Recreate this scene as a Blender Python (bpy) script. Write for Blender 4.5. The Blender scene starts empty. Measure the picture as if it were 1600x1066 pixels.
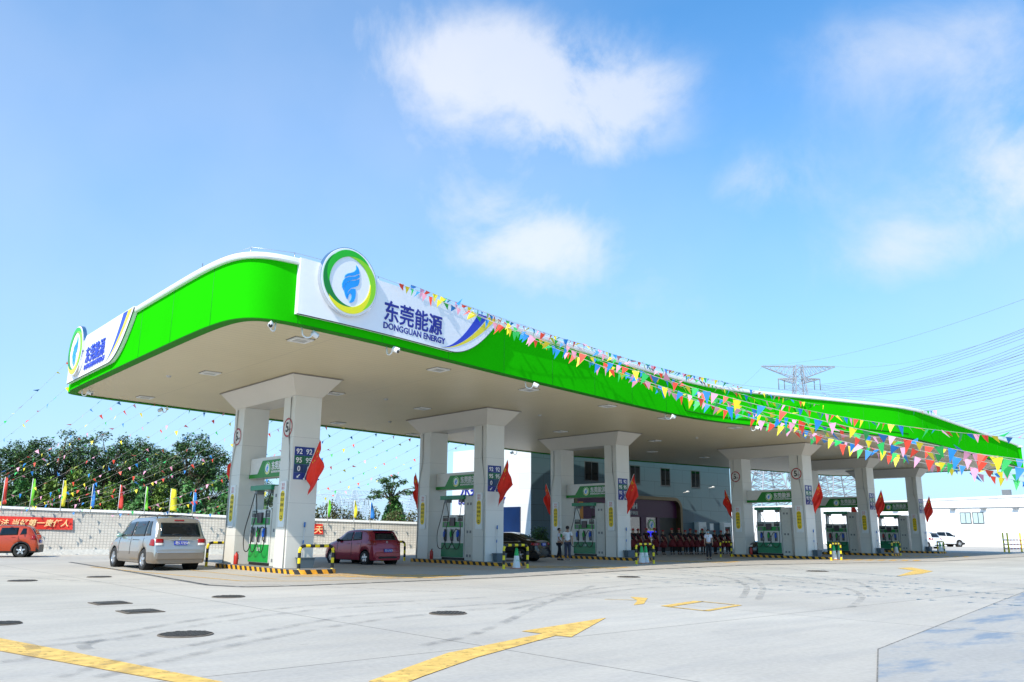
import bpy, bmesh, math, random
from math import sin, cos, pi, radians, atan2, hypot, sqrt
from mathutils import Vector, Matrix, geometry
R_ = random.Random(11)
scene = bpy.context.scene
col = scene.collection

# ------------------------------------------------------------------ camera
F_PX, HOR, YAW, ROLL, EYE = 1294.474, 830.71, 48.664, 0.466, 1.5
_t = math.atan((HOR - 533) / F_PX); _a = radians(YAW); _r = radians(ROLL)
CF = Vector((cos(_a)*cos(_t), sin(_a)*cos(_t), sin(_t)))
_R0 = Vector((sin(_a), -cos(_a), 0)); _U0 = _R0.cross(CF)
CR = _R0*cos(_r) + _U0*sin(_r); CU = _U0*cos(_r) - _R0*sin(_r)
cam = bpy.data.objects.new('camera', bpy.data.cameras.new('camera'))
col.objects.link(cam)
cam.matrix_world = Matrix(((CR.x, CU.x, -CF.x, 0), (CR.y, CU.y, -CF.y, 0), (CR.z, CU.z, -CF.z, EYE), (0, 0, 0, 1)))
cam.data.sensor_width = 36; cam.data.lens = F_PX/1600*36
cam.data.clip_start = 0.1; cam.data.clip_end = 6000
scene.camera = cam

def ray(u, v): return CF + CR*((u-800)/F_PX) - CU*((v-533)/F_PX)
E0 = Vector((0, 0, EYE))
def gz(u, v, z=0.0):                       # photo pixel -> point at height z
    d = ray(u, v); return E0 + d*((z-EYE)/d.z)
def gy(u, v, y): d = ray(u, v); return E0 + d*(y/d.y)
def gx(u, v, x): d = ray(u, v); return E0 + d*(x/d.x)
def gd(u, v, D): d = ray(u, v); return E0 + d*(D/hypot(d.x, d.y))

# ------------------------------------------------------------------ sun, sky, exposure
SUN = Vector((-7.2, -2.6, 7.1)).normalized()
world = bpy.data.worlds.new('World'); scene.world = world
world.use_nodes = True
nt = world.node_tree; N = nt.nodes; L = nt.links
N.clear()
def wn(t, **k):
    n = N.new(t)
    for a, b in k.items(): setattr(n, a, b)
    return n
def wmath(op, a, b=None, clamp=False):
    n = wn('ShaderNodeMath', operation=op); n.use_clamp = clamp
    for i, v in enumerate((a, b)):
        if v is None: continue
        if isinstance(v, (int, float)): n.inputs[i].default_value = v
        else: L.new(v, n.inputs[i])
    return n.outputs[0]
sky = wn('ShaderNodeTexSky', sky_type='NISHITA')
sky.sun_disc = False
sky.sun_elevation = math.asin(SUN.z)
sky.sun_rotation = atan2(SUN.x, SUN.y)
sky.air_density = 1.0; sky.dust_density = 0.6; sky.ozone_density = 2.5; sky.altitude = 0
tc = wn('ShaderNodeTexCoord')
sepd = wn('ShaderNodeSeparateXYZ'); L.new(tc.outputs['Generated'], sepd.inputs[0])
n1 = wn('ShaderNodeTexNoise'); n1.inputs['Scale'].default_value = 7.0; n1.inputs['Detail'].default_value = 12; n1.inputs['Roughness'].default_value = 0.60; n1.inputs['Distortion'].default_value = .25
L.new(tc.outputs['Generated'], n1.inputs['Vector'])
n2 = wn('ShaderNodeTexNoise'); n2.inputs['Scale'].default_value = 1.7; n2.inputs['Detail'].default_value = 6
L.new(tc.outputs['Generated'], n2.inputs['Vector'])
# cumulus puffs: direction, horizontal and vertical spread, weight
puffs = [(860, 115, .105, .060, .60), (960, 150, .085, .060, .60), (760, 95, .10, .050, .48), (650, 50, .09, .05, .34),
         (850, 205, .13, .035, .55), (1040, 135, .05, .025, .30), (780, 335, .11, .060, .52), (890, 395, .10, .050, .44), (1205, 280, .065, .040, .55),
         (1450, 105, .11, .060, .44), (1590, 235, .06, .05, .62), (1510, 345, .13, .055, .48), (1370, 410, .07, .03, .22),
         (500, 60, .06, .04, .22), (600, 130, .10, .04, .20), (1330, 60, .10, .03, .16), (640, 420, .12, .03, .14), (1000, 470, .16, .03, .16), (170, 380, .14, .05, .16), (1150, 490, .10, .03, .16), (1640, 120, .08, .08, .25)]
acc = None
for (u, v, sx, sz, wgt) in puffs:
    d = ray(u, v).normalized()
    h = Vector((-d.y, d.x, 0)).normalized(); w2 = d.cross(h)
    sub = wn('ShaderNodeVectorMath', operation='SUBTRACT'); L.new(tc.outputs['Generated'], sub.inputs[0]); sub.inputs[1].default_value = d
    q = None
    for ax, s in ((h, sx), (w2, sz)):
        dt = wn('ShaderNodeVectorMath', operation='DOT_PRODUCT'); L.new(sub.outputs[0], dt.inputs[0]); dt.inputs[1].default_value = ax
        m = wmath('DIVIDE', dt.outputs['Value'], s); m = wmath('MULTIPLY', m, m)
        q = m if q is None else wmath('ADD', q, m)
    e = wmath('EXPONENT', wmath('MULTIPLY', q, -1.0))
    e = wmath('MULTIPLY', e, wgt)
    acc = e if acc is None else wmath('ADD', acc, e)
nn = wmath('SUBTRACT', n1.outputs[0], 0.5)
cl = wmath('ADD', acc, wmath('MULTIPLY', nn, wmath('MULTIPLY', wmath('ADD', acc, 0.10), 3.6)))
cl = wmath('MULTIPLY', wmath('SUBTRACT', cl, 0.02), 1.0, True)
mr = wn('ShaderNodeMapRange', interpolation_type='SMOOTHSTEP'); L.new(cl, mr.inputs[0])
mr.inputs[1].default_value = 0.0; mr.inputs[2].default_value = 1.0; mr.inputs[3].default_value = 0; mr.inputs[4].default_value = .72
veil = wmath('MULTIPLY', wmath('SUBTRACT', n2.outputs[0], 0.36), 0.60, True)
cfac = wmath('MAXIMUM', mr.outputs[0], veil)
hsv = wn('ShaderNodeHueSaturation'); hsv.inputs['Saturation'].default_value = 1.15; L.new(sky.outputs[0], hsv.inputs['Color'])
SKYGAIN = wn('ShaderNodeVectorMath', operation='MULTIPLY'); L.new(hsv.outputs[0], SKYGAIN.inputs[0]); SKYGAIN.inputs[1].default_value = (0.92, 2.20, 2.55)
# pale hazy band towards the horizon
hz = wmath('POWER', wmath('SUBTRACT', 1.0, wmath('MAXIMUM', wmath('MULTIPLY', sepd.outputs[2], 1.35), 0.0), True), 1.45)
mh = wn('ShaderNodeMixRGB'); L.new(wmath('MULTIPLY', hz, 0.86), mh.inputs[0]); L.new(SKYGAIN.outputs[0], mh.inputs[1]); mh.inputs[2].default_value = (5.3, 6.55, 9.0, 1)
mc = wn('ShaderNodeMixRGB'); L.new(cfac, mc.inputs[0]); L.new(mh.outputs[0], mc.inputs[1])
mcc = wn('ShaderNodeMixRGB'); L.new(wmath('MULTIPLY', wmath('SUBTRACT', n2.outputs[0], .38), 4.0, True), mcc.inputs[0]); mcc.inputs[1].default_value = (7.3, 7.9, 8.9, 1); mcc.inputs[2].default_value = (9.2, 9.2, 9.5, 1); L.new(mcc.outputs[0], mc.inputs[2])
bg = wn('ShaderNodeBackground'); L.new(mc.outputs[0], bg.inputs[0]); bg.inputs[1].default_value = 0.10
wo = wn('ShaderNodeOutputWorld'); L.new(bg.outputs[0], wo.inputs[0])
sl = bpy.data.lights.new('sun', 'SUN'); sl.energy = 5.0; sl.angle = radians(0.53); sl.color = (1.0, 0.905, 0.77)
so = bpy.data.objects.new('sun', sl); col.objects.link(so)
so.rotation_euler = SUN.to_track_quat('Z', 'Y').to_euler()
so.location = (0, 0, 60)
vs = scene.view_settings
vs.view_transform = 'Standard'; vs.look = 'None'; vs.exposure = 0.18; vs.gamma = 1; vs.use_curve_mapping = False

# ------------------------------------------------------------------ materials
MATS = {}
def mat(name, c, rough=.6, metal=0, var=.06, scale=6, bump=0, spec=.5, coat=0, emit=None, alpha=1, trans=0, sub=0):
    if name in MATS: return MATS[name]
    m = bpy.data.materials.new(name); m.use_nodes = True
    t = m.node_tree; b = t.nodes['Principled BSDF']
    b.inputs['Roughness'].default_value = rough; b.inputs['Metallic'].default_value = metal
    b.inputs['Specular IOR Level'].default_value = spec
    b.inputs['Coat Weight'].default_value = coat; b.inputs['Coat Roughness'].default_value = .06
    b.inputs['Alpha'].default_value = alpha; b.inputs['Transmission Weight'].default_value = trans
    co = t.nodes.new('ShaderNodeTexCoord')
    nz = t.nodes.new('ShaderNodeTexNoise'); nz.inputs['Scale'].default_value = scale; nz.inputs['Detail'].default_value = 6
    t.links.new(co.outputs['Object'], nz.inputs['Vector'])
    cr = t.nodes.new('ShaderNodeValToRGB')
    cr.color_ramp.elements[0].position = .3; cr.color_ramp.elements[1].position = .7
    cr.color_ramp.elements[0].color = tuple(max(0, x*(1-var)) for x in c[:3]) + (1,)
    cr.color_ramp.elements[1].color = tuple(min(1, x*(1+var*.5)) for x in c[:3]) + (1,)
    t.links.new(nz.outputs[0], cr.inputs[0]); t.links.new(cr.outputs[0], b.inputs['Base Color'])
    if bump:
        bp = t.nodes.new('ShaderNodeBump'); bp.inputs['Strength'].default_value = bump; bp.inputs['Distance'].default_value = .02
        t.links.new(nz.outputs[0], bp.inputs['Height']); t.links.new(bp.outputs[0], b.inputs['Normal'])
    if emit:
        t.links.new(cr.outputs[0], b.inputs['Emission Color']); b.inputs['Emission Strength'].default_value = emit
    MATS[name] = m
    return m
def addnodes(m): return m.node_tree.nodes, m.node_tree.links, m.node_tree.nodes['Principled BSDF']

# ------------------------------------------------------------------ mesh helpers
class MB:
    def __init__(s): s.v = []; s.f = []; s.mi = []; s.sm = []
    def add(s, vs_, fs, m=0, sm=False):
        o = len(s.v); s.v += [tuple(p) for p in vs_]
        for f in fs: s.f.append([i+o for i in f]); s.mi.append(m); s.sm.append(sm)
        return s
    def box(s, x0, x1, y0, y1, z0, z1, m=0):
        v = [(x, y, z) for z in (z0, z1) for y in (y0, y1) for x in (x0, x1)]
        return s.add(v, [(0, 2, 3, 1), (4, 5, 7, 6), (0, 1, 5, 4), (2, 6, 7, 3), (0, 4, 6, 2), (1, 3, 7, 5)], m)
    def prism(s, pts, d, m=0, o=(0, 0, 0), ax=(1, 0, 0), ay=(0, 0, 1), cap=True):
        # polygon in plane (ax, ay) at o, extruded by vector d
        o = Vector(o); ax = Vector(ax); ay = Vector(ay); d = Vector(d); n = len(pts)
        a = [o+ax*p[0]+ay*p[1] for p in pts]; b = [p+d for p in a]
        tris = geometry.tessellate_polygon([[Vector((p[0], p[1], 0)) for p in pts]])
        fs = []
        if cap:
            fs += [tuple(t) for t in tris] + [tuple(i+n for i in reversed(t)) for t in tris]
        fs += [(i, i+n, (i+1) % n+n, (i+1) % n) for i in range(n)]
        return s.add(a+b, fs, m)
    def tube(s, pts, r, n=8, m=0, caps=True, rads=None):
        pts = [Vector(p) for p in pts]; k = len(pts); vs_ = []
        up = Vector((0, 0, 1))
        for i, p in enumerate(pts):
            t = (pts[min(i+1, k-1)] - pts[max(i-1, 0)]).normalized()
            a = t.cross(up)
            if a.length < .05: a = t.cross(Vector((0.2, 1, 0)))
            a.normalize(); b = t.cross(a)
            rr = rads[i] if rads else r
            vs_ += [p + a*(cos(2*pi*j/n)*rr) + b*(sin(2*pi*j/n)*rr) for j in range(n)]
        fs = [(i*n+j, i*n+(j+1) % n, (i+1)*n+(j+1) % n, (i+1)*n+j) for i in range(k-1) for j in range(n)]
        if caps: fs += [tuple(range(n))[::-1], tuple((k-1)*n+j for j in range(n))]
        return s.add(vs_, fs, m, True)
    def lathe(s, prof, o=(0, 0, 0), axis='z', n=24, m=0, sm=True):
        vs_ = []
        for (r, h) in prof:
            for j in range(n):
                a = 2*pi*j/n; c, q = r*cos(a), r*sin(a)
                p = {'z': (c, q, h), 'y': (c, h, q), 'x': (h, c, q)}[axis]
                vs_.append((p[0]+o[0], p[1]+o[1], p[2]+o[2]))
        k = len(prof)
        fs = [(i*n+j, i*n+(j+1) % n, (i+1)*n+(j+1) % n, (i+1)*n+j) for i in range(k-1) for j in range(n)]
        return s.add(vs_, fs, m, sm)
    def ball(s, c, r, m=0, n=12, k=8):
        rx, ry, rz = r if isinstance(r, (tuple, list)) else (r, r, r)
        vs_ = []
        for i in range(k+1):
            ph = pi*i/k
            for j in range(n):
                a = 2*pi*j/n
                vs_.append((c[0]+rx*sin(ph)*cos(a), c[1]+ry*sin(ph)*sin(a), c[2]+rz*cos(ph)))
        fs = [(i*n+j, (i+1)*n+j, (i+1)*n+(j+1) % n, i*n+(j+1) % n) for i in range(k) for j in range(n)]
        return s.add(vs_, fs, m, True)
    def build(s, name, mats, parent=None, bevel=0, loc=None, seg=2):
        me = bpy.data.meshes.new(name); me.from_pydata(s.v, [], s.f)
        for mm in (mats if isinstance(mats, (list, tuple)) else [mats]): me.materials.append(mm)
        me.polygons.foreach_set('material_index', s.mi); me.polygons.foreach_set('use_smooth', s.sm)
        me.validate(); me.update()
        o = bpy.data.objects.new(name, me); col.objects.link(o)
        if loc: o.location = loc
        if parent: o.parent = parent
        if bevel:
            bv = o.modifiers.new('b', 'BEVEL'); bv.width = bevel; bv.segments = seg; bv.limit_method = 'ANGLE'
            bv.angle_limit = radians(40); bv.harden_normals = False
        return o
def recalc(o):
    bm = bmesh.new(); bm.from_mesh(o.data); bmesh.ops.remove_doubles(bm, verts=bm.verts, dist=1e-5)
    bmesh.ops.recalc_face_normals(bm, faces=bm.faces); bm.to_mesh(o.data); bm.free(); return o
def tag(o, label=None, cat=None, group=None, kind=None):
    if label: o['label'] = label
    if cat: o['category'] = cat
    if group: o['group'] = group
    if kind: o['kind'] = kind
    return o
def empty(name, loc=(0, 0, 0), rz=0, label=None, cat=None, group=None):
    o = bpy.data.objects.new(name, None); col.objects.link(o); o.location = loc; o.rotation_euler = (0, 0, rz)
    o.empty_display_size = .2
    return tag(o, label, cat, group)
KIDS = {}
def kids(o):
    if not KIDS.get('ok'):
        pass
    return [c for c in bpy.data.objects if c.parent == o]
def tree_of(o): return (o, [tree_of(c) for c in kids(o)])
def copy_tree(tr, parent=None):
    o, ch = tr
    c = o.copy(); col.objects.link(c); c.parent = parent
    for t in ch: copy_tree(t, c)
    return c
def dup(tr, loc, rz=0, label=None, group=None, scale=None):
    r = copy_tree(tr); r.location = loc; r.rotation_euler = (0, 0, rz)
    if label: r['label'] = label
    if group: r['group'] = group
    if scale: r.scale = scale
    return r
_tc = {}
def text(name, s, size, m, parent=None, bold=0.0, ext=.01, frame=None, align='LEFT', sx=1, shear=0):
    # real lettering geometry; frame = (origin, right, up) ; front faces right x up
    key = (s, round(size, 4), bold, ext, align, m.name, sx, shear)
    if key in _tc: me = _tc[key]
    else:
        cu = bpy.data.curves.new(name, 'FONT'); cu.body = s; cu.size = size; cu.offset = bold; cu.extrude = ext
        cu.align_x = align; cu.shear = shear; cu.resolution_u = 3
        to = bpy.data.objects.new('tmp', cu); col.objects.link(to)
        dg = bpy.context.evaluated_depsgraph_get()
        me = bpy.data.meshes.new_from_object(to.evaluated_get(dg)); me.materials.clear(); me.materials.append(m)
        for p in me.polygons: p.material_index = 0
        for v in me.vertices: v.co.x *= sx
        bpy.data.objects.remove(to); _tc[key] = me
    o = bpy.data.objects.new(name, me); col.objects.link(o)
    if frame:
        p, r, u = (Vector(q) for q in frame); r = r.normalized(); u = u.normalized(); n = r.cross(u)
        o.matrix_local = Matrix(((r.x, u.x, n.x, p.x), (r.y, u.y, n.y, p.y), (r.z, u.z, n.z, p.z), (0, 0, 0, 1)))
    if parent: o.parent = parent
    return o
# ------------------------------------------------------------------ ground
mg = mat('concrete', (.50, .495, .485), .85, var=.08, scale=.35)
def concrete_nodes(m, c0, c1, blue=0.0):
    n, l, b = addnodes(m)
    for x in list(n):
        if x != b and x.type != 'OUTPUT_MATERIAL': n.remove(x)
    co = n.new('ShaderNodeTexCoord')
    def nz(sc, det, vec=None, rough=.6):
        q = n.new('ShaderNodeTexNoise'); q.inputs['Scale'].default_value = sc; q.inputs['Detail'].default_value = det; q.inputs['Roughness'].default_value = rough
        l.new(vec or co.outputs['Object'], q.inputs['Vector']); return q.outputs[0]
    mp = n.new('ShaderNodeMapping'); mp.inputs['Scale'].default_value = (.25, 1.6, 1); mp.inputs['Rotation'].default_value = (0, 0, .35); l.new(co.outputs['Object'], mp.inputs[0])
    def mix(f, a, bb, t='MIX'):
        x = n.new('ShaderNodeMixRGB'); x.blend_type = t
        for i, v in enumerate((f, a, bb)):
            if isinstance(v, (int, float)): x.inputs[i].default_value = v
            elif isinstance(v, tuple): x.inputs[i].default_value = v + (1,)
            else: l.new(v, x.inputs[i])
        return x.outputs[0]
    def ramp(v, a, bb):
        x = n.new('ShaderNodeMapRange'); l.new(v, x.inputs[0]); x.inputs[1].default_value = a; x.inputs[2].default_value = bb; return x.outputs[0]
    base = mix(ramp(nz(.16, 8), .35, .65), c0, c1)
    streak = ramp(nz(1.0, 10, mp.outputs[0], .68), .44, .74)
    base = mix(streak, base, mix(0.50, base, (.31, .30, .29)))
    fine = ramp(nz(14, 6), .3, .7)
    base = mix(0.16, base, mix(fine, (.30, .30, .31), (.75, .74, .72)))
    spot = ramp(nz(1.8, 10, None, .7), .62, .70)
    base = mix(spot, base, mix(.34, base, (.22, .21, .20)))
    if blue:
        mp2 = n.new('ShaderNodeMapping'); mp2.inputs['Scale'].default_value = (.35, 1.1, 1); mp2.inputs['Rotation'].default_value = (0, 0, .9); l.new(co.outputs['Object'], mp2.inputs[0])
        base = mix(ramp(nz(1.1, 8, mp2.outputs[0], .66), .50, .62), base, (.24, .29, .35))
    # slab joints
    bk = n.new('ShaderNodeTexBrick'); bk.offset = 0; bk.inputs['Scale'].default_value = 1; bk.inputs['Brick Width'].default_value = 7.5; bk.inputs['Row Height'].default_value = 9.0
    bk.inputs['Mortar Size'].default_value = .014; bk.inputs['Mortar Smooth'].default_value = 0; bk.inputs['Color1'].default_value = (1, 1, 1, 1); bk.inputs['Color2'].default_value = (.985, .985, .985, 1); bk.inputs['Mortar'].default_value = (.45, .45, .45, 1)
    l.new(co.outputs['Object'], bk.inputs['Vector'])
    base = mix(1.0, base, bk.outputs['Color'], 'MULTIPLY')
    l.new(base, b.inputs['Base Color'])
    bp = n.new('ShaderNodeBump'); bp.inputs['Strength'].default_value = .25; bp.inputs['Distance'].default_value = .01
    l.new(nz(40, 4), bp.inputs['Height']); l.new(bp.outputs[0], b.inputs['Normal'])
    b.inputs['Roughness'].default_value = .85; b.inputs['Specular IOR Level'].default_value = .12
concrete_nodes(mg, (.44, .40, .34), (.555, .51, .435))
o = MB().add([(-150, -150, 0), (900, -150, 0), (900, 900, 0), (-150, 900, 0)], [(0, 1, 2, 3)]).build('ground', mg); tag(o, kind='structure')

def flat(name, pts, z, m, kind='structure'):
    o = MB().prism([(p[0], p[1]) for p in pts], (0, 0, .0), 0, (0, 0, z), (1, 0, 0), (0, 1, 0))
    n = len(pts); tris = geometry.tessellate_polygon([[Vector((p[0], p[1], 0)) for p in pts]])
    b = MB().add([(p[0], p[1], z) for p in pts], [tuple(t) for t in tris])
    ob = b.build(name, m); 
    bm = bmesh.new(); bm.from_mesh(ob.data)
    for f in bm.faces:
        if f.normal.z < 0: f.normal_flip()
    bm.to_mesh(ob.data); bm.free()
    return tag(ob, kind=kind) if kind else ob
# forecourt paving under the canopy
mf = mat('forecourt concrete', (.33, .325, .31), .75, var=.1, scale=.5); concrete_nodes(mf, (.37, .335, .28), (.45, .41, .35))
fc = [(10.6, 42), (9.9, 30), (9.4, 23.2), (9.9, 21.9), (11.3, 21.6), (19, 21.7), (28, 23.0), (36, 23.6), (44, 22.3), (52, 20.9), (62, 21.6), (80, 23), (82, 44), (42, 47)]
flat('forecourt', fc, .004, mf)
mj = mat('joint dark', (.05, .05, .05), .9)
def ribbon(pts, w, z, m, name, kind='structure', dash=None, parent=None):
    b = MB(); P = [Vector((p[0], p[1], z)) for p in pts]; acc = 0
    for i in range(len(P)-1):
        a, c = P[i], P[i+1]; d = c-a; ln = d.length
        if ln < 1e-6: continue
        d /= ln; nrm = Vector((-d.y, d.x, 0))*w/2
        if dash:
            s = 0
            while s < ln:
                e = min(ln, s+dash[0]); p, q = a+d*s, a+d*e
                b.add([p-nrm, q-nrm, q+nrm, p+nrm], [(0, 1, 2, 3)]); s += dash[0]+dash[1]
        else: b.add([a-nrm, c-nrm, c+nrm, a+nrm], [(0, 1, 2, 3)])
    o = b.build(name, m, parent)
    return tag(o, kind=kind) if kind else o
edge = fc[:12]
ribbon(edge, .20, .008, mat('drain frame concrete', (.30, .30, .29), .9, var=.2, scale=3), 'drain_channel')
ribbon(edge, .11, .012, mj, 'drain_slot', dash=(1.0, .16))
my = mat('road paint yellow', (.84, .53, .13), .6, var=.30, scale=5)
def worn(m, lo=.30, hi=.44, sc=7):
    n, l, b = addnodes(m); co = n.new('ShaderNodeTexCoord'); q = n.new('ShaderNodeTexNoise'); q.inputs['Scale'].default_value = sc; q.inputs['Detail'].default_value = 9
    q.inputs['Roughness'].default_value = .7
    l.new(co.outputs['Object'], q.inputs['Vector']); r = n.new('ShaderNodeMapRange'); l.new(q.outputs[0], r.inputs[0]); r.inputs[1].default_value = lo; r.inputs[2].default_value = hi
    l.new(r.outputs[0], b.inputs['Alpha'])
worn(my)
myf = mat('road paint faded', (.70, .42, .10), .7, var=.2, scale=5); worn(myf, .30, .50, 9)
def gpoly(pix): return [gz(u, v) for u, v in pix]
# big arrow, left line, chevrons and boxes on the concrete
flat('yellow_arrow_marking', gpoly([(625, 1072), (575, 1066), (700, 1021), (848, 991), (815, 987), (947, 966), (893, 996), (868, 994), (745, 1028), (660, 1058)]), .008, my)
flat('yellow_line_marking', gpoly([(-60, 988), (0, 998), (120, 1021), (345, 1066), (450, 1088), (370, 1090), (268, 1066), (0, 1018), (-60, 1007)]), .008, my)
flat('yellow_chevron_marking', gpoly([(1402, 888), (1425, 887), (1458, 893), (1440, 897), (1400, 901), (1415, 896), (1428, 892)]), .008, my)
flat('yellow_chevron_marking', gpoly([(985, 933), (1012, 935), (1006, 944), (990, 946), (996, 939)]), .008, my)
ribbon(gpoly([(945, 937), (993, 938)]), .06, .008, my, 'yellow_line_marking')
for a, b_, w in (((1040, 948), (1092, 940), .25), ((1092, 940), (1155, 946), .08), ((1155, 946), (1103, 955), .14), ((1103, 955), (1040, 948), .08)):
    ribbon(gpoly([a, b_]), w, .0085, my, 'yellow_box_marking')
# yellow hatch and lane lines by the islands
PX = [13.7, 24.3, 35.4, 48.3, 60.8, 73.3]; PY = [27.7, 29.3, 31.1, 26.9, 28.8, 30.5]
for i in range(6):
    x0, y0 = PX[i], PY[i]
    a = (x0-.9, y0-1.2); q = (x0+3.6, y0-4.6)
    if i in (0, 1, 2, 3, 4):
        b = MB()
        L0, L1 = Vector((x0-.6, y0-1.5, .0085)), Vector((x0+2.6, y0-4.9, .0085)); W = Vector((2.3, .75, 0))
        for k in range(8):
            p = L0.lerp(L1, k/7); r = p+W+Vector((.5, -.35, 0))*0; n_ = Vector((.13, -.13, 0))
            b.add([p-n_, r-n_, r+n_, p+n_], [(0, 1, 2, 3)])
        b.add([L0-Vector((.06, 0, 0)), L1-Vector((.06, 0, 0)), L1+Vector((.06, 0, 0)), L0+Vector((.06, 0, 0))], [(0, 1, 2, 3)])
        R0, R1 = L0+W, L1+W
        b.add([R0-Vector((.06, 0, 0)), R1-Vector((.06, 0, 0)), R1+Vector((.06, 0, 0)), R0+Vector((.06, 0, 0))], [(0, 1, 2, 3)])
        tag(b.build('yellow_hatch_marking', myf), kind='structure')
ribbon([(10.0, 36.5), (10.3, 31), (10.9, 24.5), (12.5, 23.4), (18, 23.0)], .13, .009, myf, 'yellow_line_marking')
ribbon([(12.2, 36), (12.2, 24.8)], .10, .0095, myf, 'yellow_line_marking')
for i in range(1, 6):
    ribbon([(PX[i]-2.4, PY[i]+8), (PX[i]-2.4, PY[i]-3.5)], .1, .0095, myf, 'yellow_line_marking')
# blue-stained slab at the right
ms = mat('stained concrete', (.45, .45, .44), .85); concrete_nodes(ms, (.38, .36, .325), (.47, .445, .40), blue=1)
flat('stained_slab', [gz(1372, 1090), gz(1372, 1015), gz(1600, 925), (60, 12), (60, -30), (4, -30)], .004, ms)
ribbon([gz(1370, 1090), gz(1372, 1015), gz(1600, 925), (60, 12.2)], .016, .0075, mat('joint grey dark', (.24, .22, .19), .9, var=.4, scale=8), 'slab_joint', dash=(.3, .02))
# tyre marks
mtm = mat('tyre rubber mark', (.13, .13, .14), .9, alpha=1)
n, l, b = addnodes(mtm); co = n.new('ShaderNodeTexCoord'); q = n.new('ShaderNodeTexNoise'); q.inputs['Scale'].default_value = 2.2; q.inputs['Detail'].default_value = 10; q.inputs['Roughness'].default_value = .7
l.new(co.outputs['Object'], q.inputs['Vector']); r = n.new('ShaderNodeMapRange'); l.new(q.outputs[0], r.inputs[0]); r.inputs[1].default_value = .42; r.inputs[2].default_value = .78; r.inputs[4].default_value = .55; l.new(r.outputs[0], b.inputs['Alpha'])
marks = [[(60, 1004), (180, 990), (330, 966), (480, 948), (640, 940), (760, 934)], [(60, 1012), (200, 996), (350, 972), (500, 953), (660, 944)],
         [(90, 1060), (200, 1030), (400, 990), (560, 962), (760, 945), (900, 938)], [(150, 1060), (260, 1034), (430, 996), (600, 968), (780, 950)],
         [(790, 945), (900, 925), (1010, 913), (1130, 911)], [(790, 954), (900, 933), (1000, 920), (1120, 915)],
         [(1060, 894), (1130, 902), (1165, 915), (1160, 935)], [(1075, 892), (1160, 901), (1190, 915), (1185, 938)],
         [(1190, 898), (1300, 915), (1345, 930), (1330, 950)], [(1250, 897), (1330, 908), (1370, 925)],
         [(0, 1035), (40, 1030), (52, 1016), (35, 1004)], [(150, 1020), (130, 1010), (165, 1000), (200, 1002)],
         [(0, 900), (200, 912), (420, 914), (700, 926)], [(660, 1010), (760, 985), (860, 940), (930, 915)]]
for pl in marks:
    P = gpoly(pl); out = []
    for i in range(len(P)-1):
        p0, p1, p2, p3 = P[max(i-1, 0)], P[i], P[i+1], P[min(i+2, len(P)-1)]
        for k in range(10):
            t = k/10; out.append(.5*((2*p1)+(p2-p0)*t+(2*p0-5*p1+4*p2-p3)*t*t+(3*p1-p0-3*p2+p3)*t**3))
    out.append(P[-1]); ribbon(out, .17, .0145, mtm, 'tyre_mark')
# manhole covers
mm_ = mat('cast iron cover', (.085, .078, .07), .7, .3, var=.3, scale=20)
mrs = mat('rusty cover ring', (.16, .13, .10), .85, var=.3, scale=10)
mh = [(290, 992, .36, 1), (357, 933, .34, 1), (172, 943, .27, 0), (219, 956, .27, 0), (700, 959, .33, 1), (35, 908, .36, 1), (155, 902, .34, 1), (4, 975, .26, 1), (982, 902, .38, 1), (1277, 893, .42, 1)]
where = ['largest round cover nearest the yellow line', 'round cover halfway to the silver minivan', 'left of the pair of square covers', 'right of the pair of square covers', 'round cover left of the big yellow arrow tip',
         'round cover furthest left below the red car', 'small round cover below the silver minivan', 'round cover cut by the left edge of the photo', 'flat round cover before the third pump island', 'thin round cover before the fourth pump island']
for (u, v, rr, rnd), wl in zip(mh, where):
    c = gz(u, v); e = empty('manhole_cover', (c.x, c.y, .006), 0, 'dark cast iron ' + wl if rnd else 'dark iron square cover, ' + wl, 'manhole cover', 'manhole covers in the concrete')
    b = MB()
    if rnd:
        b.lathe([(0, .012), (rr*.93, .012), (rr*.93, .004)], n=36, sm=False)
        for k in range(-6, 7):
            h = sqrt(max(.01, 1-(k/7)**2))*rr*.88
            for j in range(-6, 7):
                if (k+j) % 2 == 0 and abs(j/7) < h/rr: b.box(k*rr/7-.028, k*rr/7+.028, j*rr/7-.028, j*rr/7+.028, .012, .020)
        b.build('cover_plate', mm_, e)
        MB().lathe([(rr*.94, .009), (rr*1.06, .009), (rr*1.08, .0)], n=36, sm=False).build('frame_ring', mrs, e)
    else:
        b.box(-rr, rr, -rr, rr, 0, .012)
        for k in range(-5, 6): b.box(k*rr/5.6-.02, k*rr/5.6+.02, -rr*.92, rr*.92, .012, .022)
        b.build('cover_plate', mm_, e)
        f = MB().box(-rr-.07, rr+.07, -rr-.07, -rr, 0, .009).box(-rr-.07, rr+.07, rr, rr+.07, 0, .009).box(-rr-.07, -rr, -rr, rr, 0, .009).box(rr, rr+.07, -rr, rr, 0, .009)
        f.build('frame_ring', mrs, e)
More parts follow.
